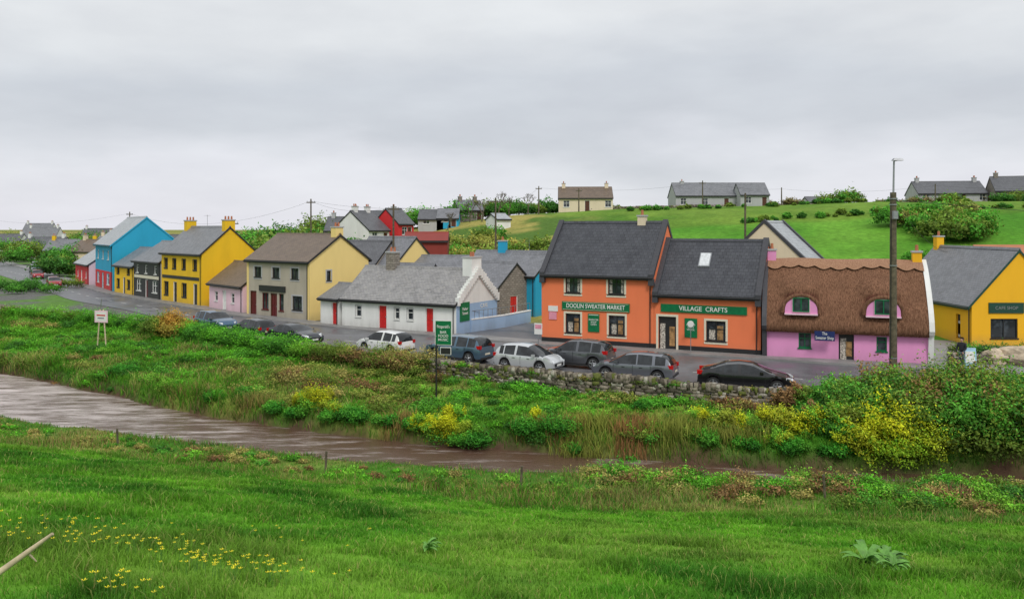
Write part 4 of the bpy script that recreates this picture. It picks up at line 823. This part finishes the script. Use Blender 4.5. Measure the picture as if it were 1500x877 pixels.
for i,(x,y,s) in enumerate(NT):
    leafmesh('nettle_clump',[(x+ru(-.8,.8)*s,y+ru(-.4,.4),hz(x,y)+.12*s,.6*s,.5*s,.6*s,900,.045,random.choice([(.035,.18,.015),(.05,.22,.02),(.08,.27,.025)])) for _ in range(6)],50+i)
lm=[]
for k in range(320):
    x=ru(-32,28) if k<200 else ru(3,28); fy=float(np.interp(x,[p[0] for p in FP],[p[1] for p in FP])); y=fy+ru(-1.4,1.4) if k<200 else fy+ru(.6,2.6)
    s=ru(.2,.46)*(1.35 if x>3 else .8); 
    ad=abs(parts(np.array([x]),np.array([y]))[2][0])
    if ad<(3.6 if x<2 else 2.1): continue
    lm.append((x,y,hz(x,y)+.1*s,1.2*s,.8*s,.75*s,int(1400*s),.042,random.choice([OL,MG,TN,TN,BR,GG,LG,DG])))
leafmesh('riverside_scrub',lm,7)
lm=[]
for k in range(250):
    x=ru(-50,12) if k<160 else ru(-26,-4); wl=float(inter(WAL,x)); y=wl-ru(.45,1.5); s=ru(.2,.5)*(1.9 if x<-5 else 1)
    if x<-5: y=wl-ru(.1,1.2)
    lm.append((x,y,hz(x,y)+(.62*s if x<-5 else .15*s),1.3*s,.8*s,.85*s,int(1500*s),.05,cpick(x,y)))
for k in range(52):
    x=ru(-22,12); wl=float(inter(WAL,x)); s=ru(.15,.38); lm.append((x,wl-.35,.55,1.7*s,.6*s,.6*s,int(1300*s),.04,random.choice([OL,MG,GG,TN])))
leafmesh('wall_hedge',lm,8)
lm=[]
for k in range(340):
    x=ru(-50,-4); y0=float(inter(RIV,x)); wl=float(inter(WAL,x)); y=y0+4.2+max(.3,(wl-y0-4.8))*random.random(); s=ru(.22,.75)
    lm.append((x,y,hz(x,y)+.1*s,1.4*s,1.0*s,.75*s,int(1400*s),.05,cpick(x,y)))
for k in range(170):
    x=ru(-4,14); y0=float(inter(RIV,x)); wl=float(inter(WAL,x)); y=y0+2.5+max(.3,(wl-y0-3.4))*random.random(); s=ru(.15,.5)
    lm.append((x,y,hz(x,y)+.08*s,1.4*s,1.0*s,.8*s,int(1500*s),.045,cpick(x,y)))
leafmesh('bank_scrub',lm,9)
leafmesh('copper_shrub',[(-27.3+ru(-1.4,1.4),65+ru(-.8,.6),.5+ru(-.4,.6),.9,.8,.9,2000,.06,random.choice([(.38,.22,.04),OL,(.34,.28,.05)])) for _ in range(10)],10)
def cluster(name,spec,seed):
    lm=[]
    for (x0,x1,y0,y1,k,s0,s1,cols) in spec:
        for _ in range(k):
            x=ru(x0,x1);y=ru(y0,y1);s=ru(s0,s1); lm.append((x,y,hz(x,y)+s*.55,s*1.15,s,s*.95,int(900+260*s),.10+.05*s,random.choice(cols)))
    leafmesh(name,lm,seed)
cluster('hedgerow_trees',[(-54,-30,120,134,56,2.4,4.0,[DG,MG,OL,(.12,.18,.03)]),(-40,-22,106,120,30,2.0,3.2,[OL,MG,OL,DG]),(-24,-2,100,125,64,1.0,2.2,[OL,(.24,.26,.05),MG,(.2,.2,.06)]),(-8,14,86,112,64,.8,1.7,[OL,(.3,.28,.06),MG,OL])],11)
cluster('distant_trees',[(-140,-70,185,235,50,1.8,3.6,[DG,OL,MG]),(-110,-62,150,180,20,1.0,2.0,[DG,OL,MG]),(-260,-120,330,420,40,3,5,[DG,OL]),(-85,-55,140,160,22,1.6,2.8,[DG,OL]),(-300,-150,280,330,30,2,4,[DG,OL,MG]),(-75,-40,165,190,24,2,3.6,[DG,OL,MG])],12)
cluster('hilltop_hedge',[(0,22,160,166,16,.6,1.4,[DG,OL]),(45,110,158,166,54,.5,1.2,[DG,OL,(.16,.14,.05)]),(-22,8,158,170,30,1.2,2.6,[DG,OL,MG]),(78,100,140,158,12,.9,1.6,[DG,OL]),(-40,-22,150,160,16,1.6,2.8,[DG,OL]),(60,64,152,160,5,1.2,1.9,[OL,MG])],13)
cluster('hillside_thicket',[(49,59,98,110,30,1.2,2.1,[OL,MG,OL,(.2,.2,.05)]),(44,64,86,92,14,.6,1.1,[OL,MG]),(8,20,84,90,9,.5,1.0,[OL,MG]),(33,100,117,119,80,.25,.6,[OL,MG,DG]),(20,60,138,140,50,.25,.55,[OL,MG,DG])],14)
leafmesh('garden_hedge',[(28.6+i*.9,52.6-.2*i,.55,.7,.5,.6,1100,.05,random.choice([DG,MG,OL])) for i in range(6)],15)
leafmesh('hedge',[(-60-ru(0,25),101+ru(0,18),.4,1.4,1.1,.9,1000,.1,random.choice([DG,MG,OL])) for i in range(26)],16)
def baretree(x,y,h,seed):
    r=random.Random(seed); mb=MB(); z=hz(x,y)
    def br(p,d,l,rad,lev):
        q=p+d*l; mb.tube(p,q,rad,rad*.6,'pole_wood',5,False)
        if lev==0: return
        for _ in range(3 if lev>1 else 4):
            nd=(d+Vector((r.uniform(-.8,.8),r.uniform(-.8,.8),r.uniform(-.1,.5)))).normalized(); br(q,nd,l*r.uniform(.6,.8),rad*.6,lev-1)
    br(Vector((x,y,z-.2)),Vector((0.05,0,1)),h*.3,h*.03,4); mb.build('bare_tree')
for i,(x,y,h) in enumerate([(-5.5,150,5.4),(-2.5,152,5.8),(-8,155,5),(3,155,5),(-.6,149,4.6),(-11,140,4.6),(-30,128,6),(-44,124,6)]): baretree(x,y,h,i+1)
mb=MB(); 
for cx,cy,k,sp in ((-4.4,9.9,45,.55),(-3.3,9.2,40,.45),(-5.6,9.6,30,.8),(-2.5,9.0,18,.35),(-3.6,7.4,20,.25),(-6.5,11,30,.9),(-4.5,12,14,1.5)):
    for _ in range(k):
        x=cx+random.gauss(0,sp);y=cy+random.gauss(0,sp*.6);z=hz(x,y);h=ru(.14,.26);lx,ly=ru(-.03,.03),ru(-.03,.03)
        mb.tube((x,y,z),(x+lx,y+ly,z+h),.003,.002,'stem',3,False); c=Vector((x+lx,y+ly,z+h)); s=ru(.018,.027)
        for q in range(5):
            t=q*1.2566+ru(0,.2); a=Vector((math.cos(t),math.sin(t),.55))*s; b_=Vector((math.cos(t+.6),math.sin(t+.6),.55))*s; 
            mb.face([c,c+a*.9,c+(a+b_)*.62,c+b_*.9],'petal')
mb.build('buttercups')
def dock(x,y,s,seed):
    r=random.Random(seed); mb=MB(); z=hz(x,y)+.06
    for k in range(16):
        a=r.uniform(0,6.28); ln=s*r.uniform(.25,.5); el=r.uniform(.4,1.3); w=ln*.18; d=Vector((math.cos(a),math.sin(a),0)); sd=Vector((-d.y,d.x,0)); prev=None
        o=Vector((x+r.uniform(-.1,.1)*s,y+r.uniform(-.1,.1)*s,z)); n=7
        for i in range(n+1):
            t=i/n; p=o+d*ln*t+Vector((0,0,1))*(ln*el*(t*1.5-t*t*1.15)+.02); ww_=w*math.sin(math.pi*min(1,t*.85+.12))**.8*(1-.15*(i%2)); L_,C_,R_=p-sd*ww_+Vector((0,0,.03*ww_/w)),p,p+sd*ww_+Vector((0,0,.03*ww_/w))
            if prev: mb.face([prev[0],prev[1],C_,L_],'dock_leaf'); mb.face([prev[1],prev[2],R_,C_],'dock_leaf')
            prev=(L_,C_,R_)
    mb.build('broad_leaf_plant',smooth=1.2)
for i,(x,y,s) in enumerate([(5.6,13.0,.85),(6.1,13.4,.9),(5.85,12.6,.6),(-1.3,12.6,.45)]): dock(x,y,s,i)
def boulder(x,y,r,seed):
    rr=random.Random(seed); bpy.ops.mesh.primitive_ico_sphere_add(subdivisions=3,radius=1,location=(x,y,r*.45)); o=bpy.context.object; o.name='boulder'
    ph=[rr.uniform(0,6) for _ in range(4)]
    for v in o.data.vertices:
        c=v.co; f=1+.18*math.sin(3*c.x+ph[0])*math.sin(3.3*c.y+ph[1])+.1*math.sin(6*c.z+4*c.x+ph[2]); v.co=c*f
    o.scale=(r*1.3,r,r*.75); o.rotation_euler=(0,0,rr.uniform(0,3)); o.data.materials.append(MATS['boulder'])
for i,(x,y,r) in enumerate([(30.2,51.2,.7),(31.5,50.9,1.0),(33.0,50.5,1.1),(34.4,50.2,1.0),(35.6,50,1)]): boulder(x,y,r,i)
# ------------------------------------------------------------------ person and dog
def skin(name,V_,E_,R_,mat,parent,sub=2,root=0):
    me=bpy.data.meshes.new(name); me.from_pydata(V_,E_,[]); me.materials.append(MATS[mat]); o=bpy.data.objects.new(name,me); COL.objects.link(o); o.parent=parent
    md=o.modifiers.new('skin','SKIN'); sv=me.skin_vertices[0].data if len(me.skin_vertices) else None
    if sv is None:
        import bmesh
        bm=bmesh.new(); bm.from_mesh(me); bm.verts.layers.skin.verify(); bm.to_mesh(me); bm.free(); sv=me.skin_vertices[0].data
    for i,r in enumerate(R_): sv[i].radius=(r,r) if not isinstance(r,tuple) else r
    sv[root].use_root=True; md.use_smooth_shade=True
    s=o.modifiers.new('sub','SUBSURF'); s.levels=sub; s.render_levels=sub; return o
def person(x,y,z,ang):
    e=empty('standing_person',(x,y,z),ang)
    skin('trousers',[(0,0,.95),(.09,0,.86),(.11,-.03,.5),(.11,.02,.1),(-.09,0,.86),(-.12,.06,.5),(-.13,.1,.1)],[(0,1),(1,2),(2,3),(0,4),(4,5),(5,6)],[.13,.10,.07,.06,.10,.07,.06],'cloth_grey',e)
    skin('jacket',[(0,0,.92),(0,.0,1.15),(0,.01,1.38),(0,.01,1.5),(.19,.01,1.42),(.26,-.03,1.15),(.2,-.22,1.0),(-.19,.01,1.42),(-.26,-.02,1.15),(-.24,-.15,.93)],[(0,1),(1,2),(2,3),(2,4),(4,5),(5,6),(2,7),(7,8),(8,9)],[.155,.15,.16,.06,.075,.055,.043,.075,.055,.043],'cloth_black',e)
    skin('neck_and_head',[(0,.01,1.48),(0,0,1.56),(0,-.01,1.64),(0,-.005,1.71),(0,-.1,1.615)],[(0,1),(1,2),(2,3),(2,4)],[.055,.06,.088,.075,.02],'skin',e)
    mb=MB()
    for s in (-1,1): mb.tube((s*.033,-.085,1.65),(s*.033,-.097,1.65),.012,.009,'hair',6); mb.tube((s*.088,.0,1.645),(s*.1,.01,1.645),.025,.018,'skin',6)
    mb.box(-.025,.025,-.095,-.085,1.585,1.595,'lamp_red'); mb.build('face',e)
    skin('hair',[(0,.02,1.70),(0,.04,1.75),(0,.06,1.65)],[(0,1),(0,2)],[.09,.06,.06],'hair',e)
    for s,(hx,hy,hz_) in ((1,(.2,-.26,.97)),(-1,(-.24,-.17,.88))):
        V_=[(hx,hy,hz_),(hx,hy-.03,hz_-.05)];E_=[(0,1)];R_=[.03,.032]
        for k in range(4):
            b=len(V_); ox=(k-1.5)*.02; V_+=[(hx+ox,hy-.05,hz_-.09),(hx+ox,hy-.045,hz_-.12),(hx+ox,hy-.03,hz_-.14+.004*abs(k-1))];E_+=[(1,b),(b,b+1),(b+1,b+2)];R_+=[.009,.008,.007]
        b=len(V_); V_+=[(hx-s*.035,hy-.05,hz_-.04),(hx-s*.04,hy-.065,hz_-.07)];E_+=[(0,b),(b,b+1)];R_+=[.01,.008]
        skin('hand',V_,E_,R_,'skin',e,1)
    for fx,fy in ((.11,0.0),(-.13,.08)): skin('shoe',[(fx,fy+.03,.05),(fx,fy-.1,.045),(fx,fy-.17,.035)],[(0,1),(1,2)],[.05,.045,.035],'rubber',e)
    mb=MB(); mb.box(-.15,.15,.16,.3,1.05,1.42,'sign_navy'); mb.build('backpack',e)
    return e
person(26.9,49.0,.12,-.9)
def dog(x,y,z,ang):
    e=empty('black_dog',(x,y,z),ang)
    skin('dog_body',[(0,0,.48),(.28,0,.47),(.42,0,.56),(.55,0,.68),(.70,0,.66),(-.28,0,.5),(-.42,0,.53),(-.58,0,.62),
      (.27,.1,.40),(.26,.1,.22),(.28,.1,.04),(.27,-.1,.40),(.30,-.1,.22),(.28,-.1,.04),
      (-.28,.1,.42),(-.22,.11,.30),(-.36,.11,.2),(-.33,.11,.04),(-.28,-.1,.42),(-.22,-.11,.30),(-.36,-.11,.2),(-.33,-.11,.04)],
      [(0,1),(1,2),(2,3),(3,4),(0,5),(5,6),(6,7),(1,8),(8,9),(9,10),(1,11),(11,12),(12,13),(5,14),(14,15),(15,16),(16,17),(5,18),(18,19),(19,20),(20,21)],
      [.12,.155,.10,.095,.04,.12,.04,.02,.06,.035,.03,.06,.035,.03,.08,.055,.033,.03,.08,.055,.033,.03],'fur_black',e)
    mb=MB()
    for s in (-1,1): mb.hexa([(.5,s*.05,.75),(.56,s*.05,.75),(.56,s*.09,.74),(.5,s*.09,.74),(.5,s*.085,.85),(.52,s*.085,.85),(.52,s*.095,.85),(.5,s*.095,.85)],'fur_black')
    mb.build('ears',e)
dog(26.0,48.2,0,.2)
# ------------------------------------------------------------------ world, sun, camera
w=bpy.data.worlds.new('World'); S.world=w; w.use_nodes=True; nt=w.node_tree; bg=nt.nodes['Background']
sunel,sunaz=math.radians(46),math.radians(168)
sk=N(nt,'ShaderNodeTexSky'); sk.sky_type='NISHITA'; sk.sun_disc=False; sk.sun_elevation=sunel; sk.sun_rotation=sunaz
sc=N(nt,'ShaderNodeVectorMath',operation='SCALE'); nt.links.new(sk.outputs[0],sc.inputs[0]); sc.inputs['Scale'].default_value=.1
tc=N(nt,'ShaderNodeTexCoord'); sep=N(nt,'ShaderNodeSeparateXYZ'); nt.links.new(tc.outputs['Generated'],sep.inputs[0])
mp=N(nt,'ShaderNodeMapping'); mp.inputs['Scale'].default_value=(1,1,3.2); mp.inputs['Location'].default_value=(.4,.2,.1); nt.links.new(tc.outputs['Generated'],mp.inputs[0])
n1=noise(nt,mp.outputs[0],2.1,5,.5)
n0=maprange(nt,n1,.3,.7,-.06,.06); ad=N(nt,'ShaderNodeMath',operation='ADD'); nt.links.new(sep.outputs[2],ad.inputs[0]); nt.links.new(n0,ad.inputs[1])
cr=N(nt,'ShaderNodeValToRGB'); nt.links.new(ad.outputs[0],cr.inputs[0]); el=cr.color_ramp.elements
el[0].position=0;el[0].color=(.77,.77,.83,1); el[1].position=1;el[1].color=(.80,.82,.84,1)
for p,c in ((.05,(.75,.76,.81,1)),(.11,(.60,.625,.67,1)),(.16,(.61,.64,.685,1)),(.25,(.75,.77,.79,1))):
    q=el.new(p); q.color=c
n3=noise(nt,mp.outputs[0],5,6,.55)
cc=mixc(nt,1.0,cr.outputs[0],mixc(nt,maprange(nt,n3,.35,.65),(.95,.95,.955),(1.05,1.05,1.045)),'MULTIPLY')
cc=mixc(nt,.06,cc,sc.outputs[0]); nt.links.new(cc,bg.inputs[0]); bg.inputs[1].default_value=1.06
sl_=bpy.data.lights.new('sun','SUN'); sl_.energy=1.5; sl_.angle=math.radians(14); sl_.color=(1,.96,.9); so=bpy.data.objects.new('sun',sl_); COL.objects.link(so)
dirv=Vector((math.sin(sunaz)*math.cos(sunel),math.cos(sunaz)*math.cos(sunel),math.sin(sunel)))
so.rotation_euler=dirv.to_track_quat('Z','Y').to_euler(); so.location=dirv*50
cam=bpy.data.cameras.new('camera'); co=bpy.data.objects.new('camera',cam); COL.objects.link(co); S.camera=co
cam.sensor_width=36; cam.lens=36*1200/1500; cam.shift_y=-103.5/1500; cam.clip_end=12000; cam.clip_start=.1
co.location=(0,0,8.4); co.rotation_euler=(math.pi/2,0,0)
S.view_settings.view_transform='Standard'; S.view_settings.look='None'; S.view_settings.exposure=0
print('done')
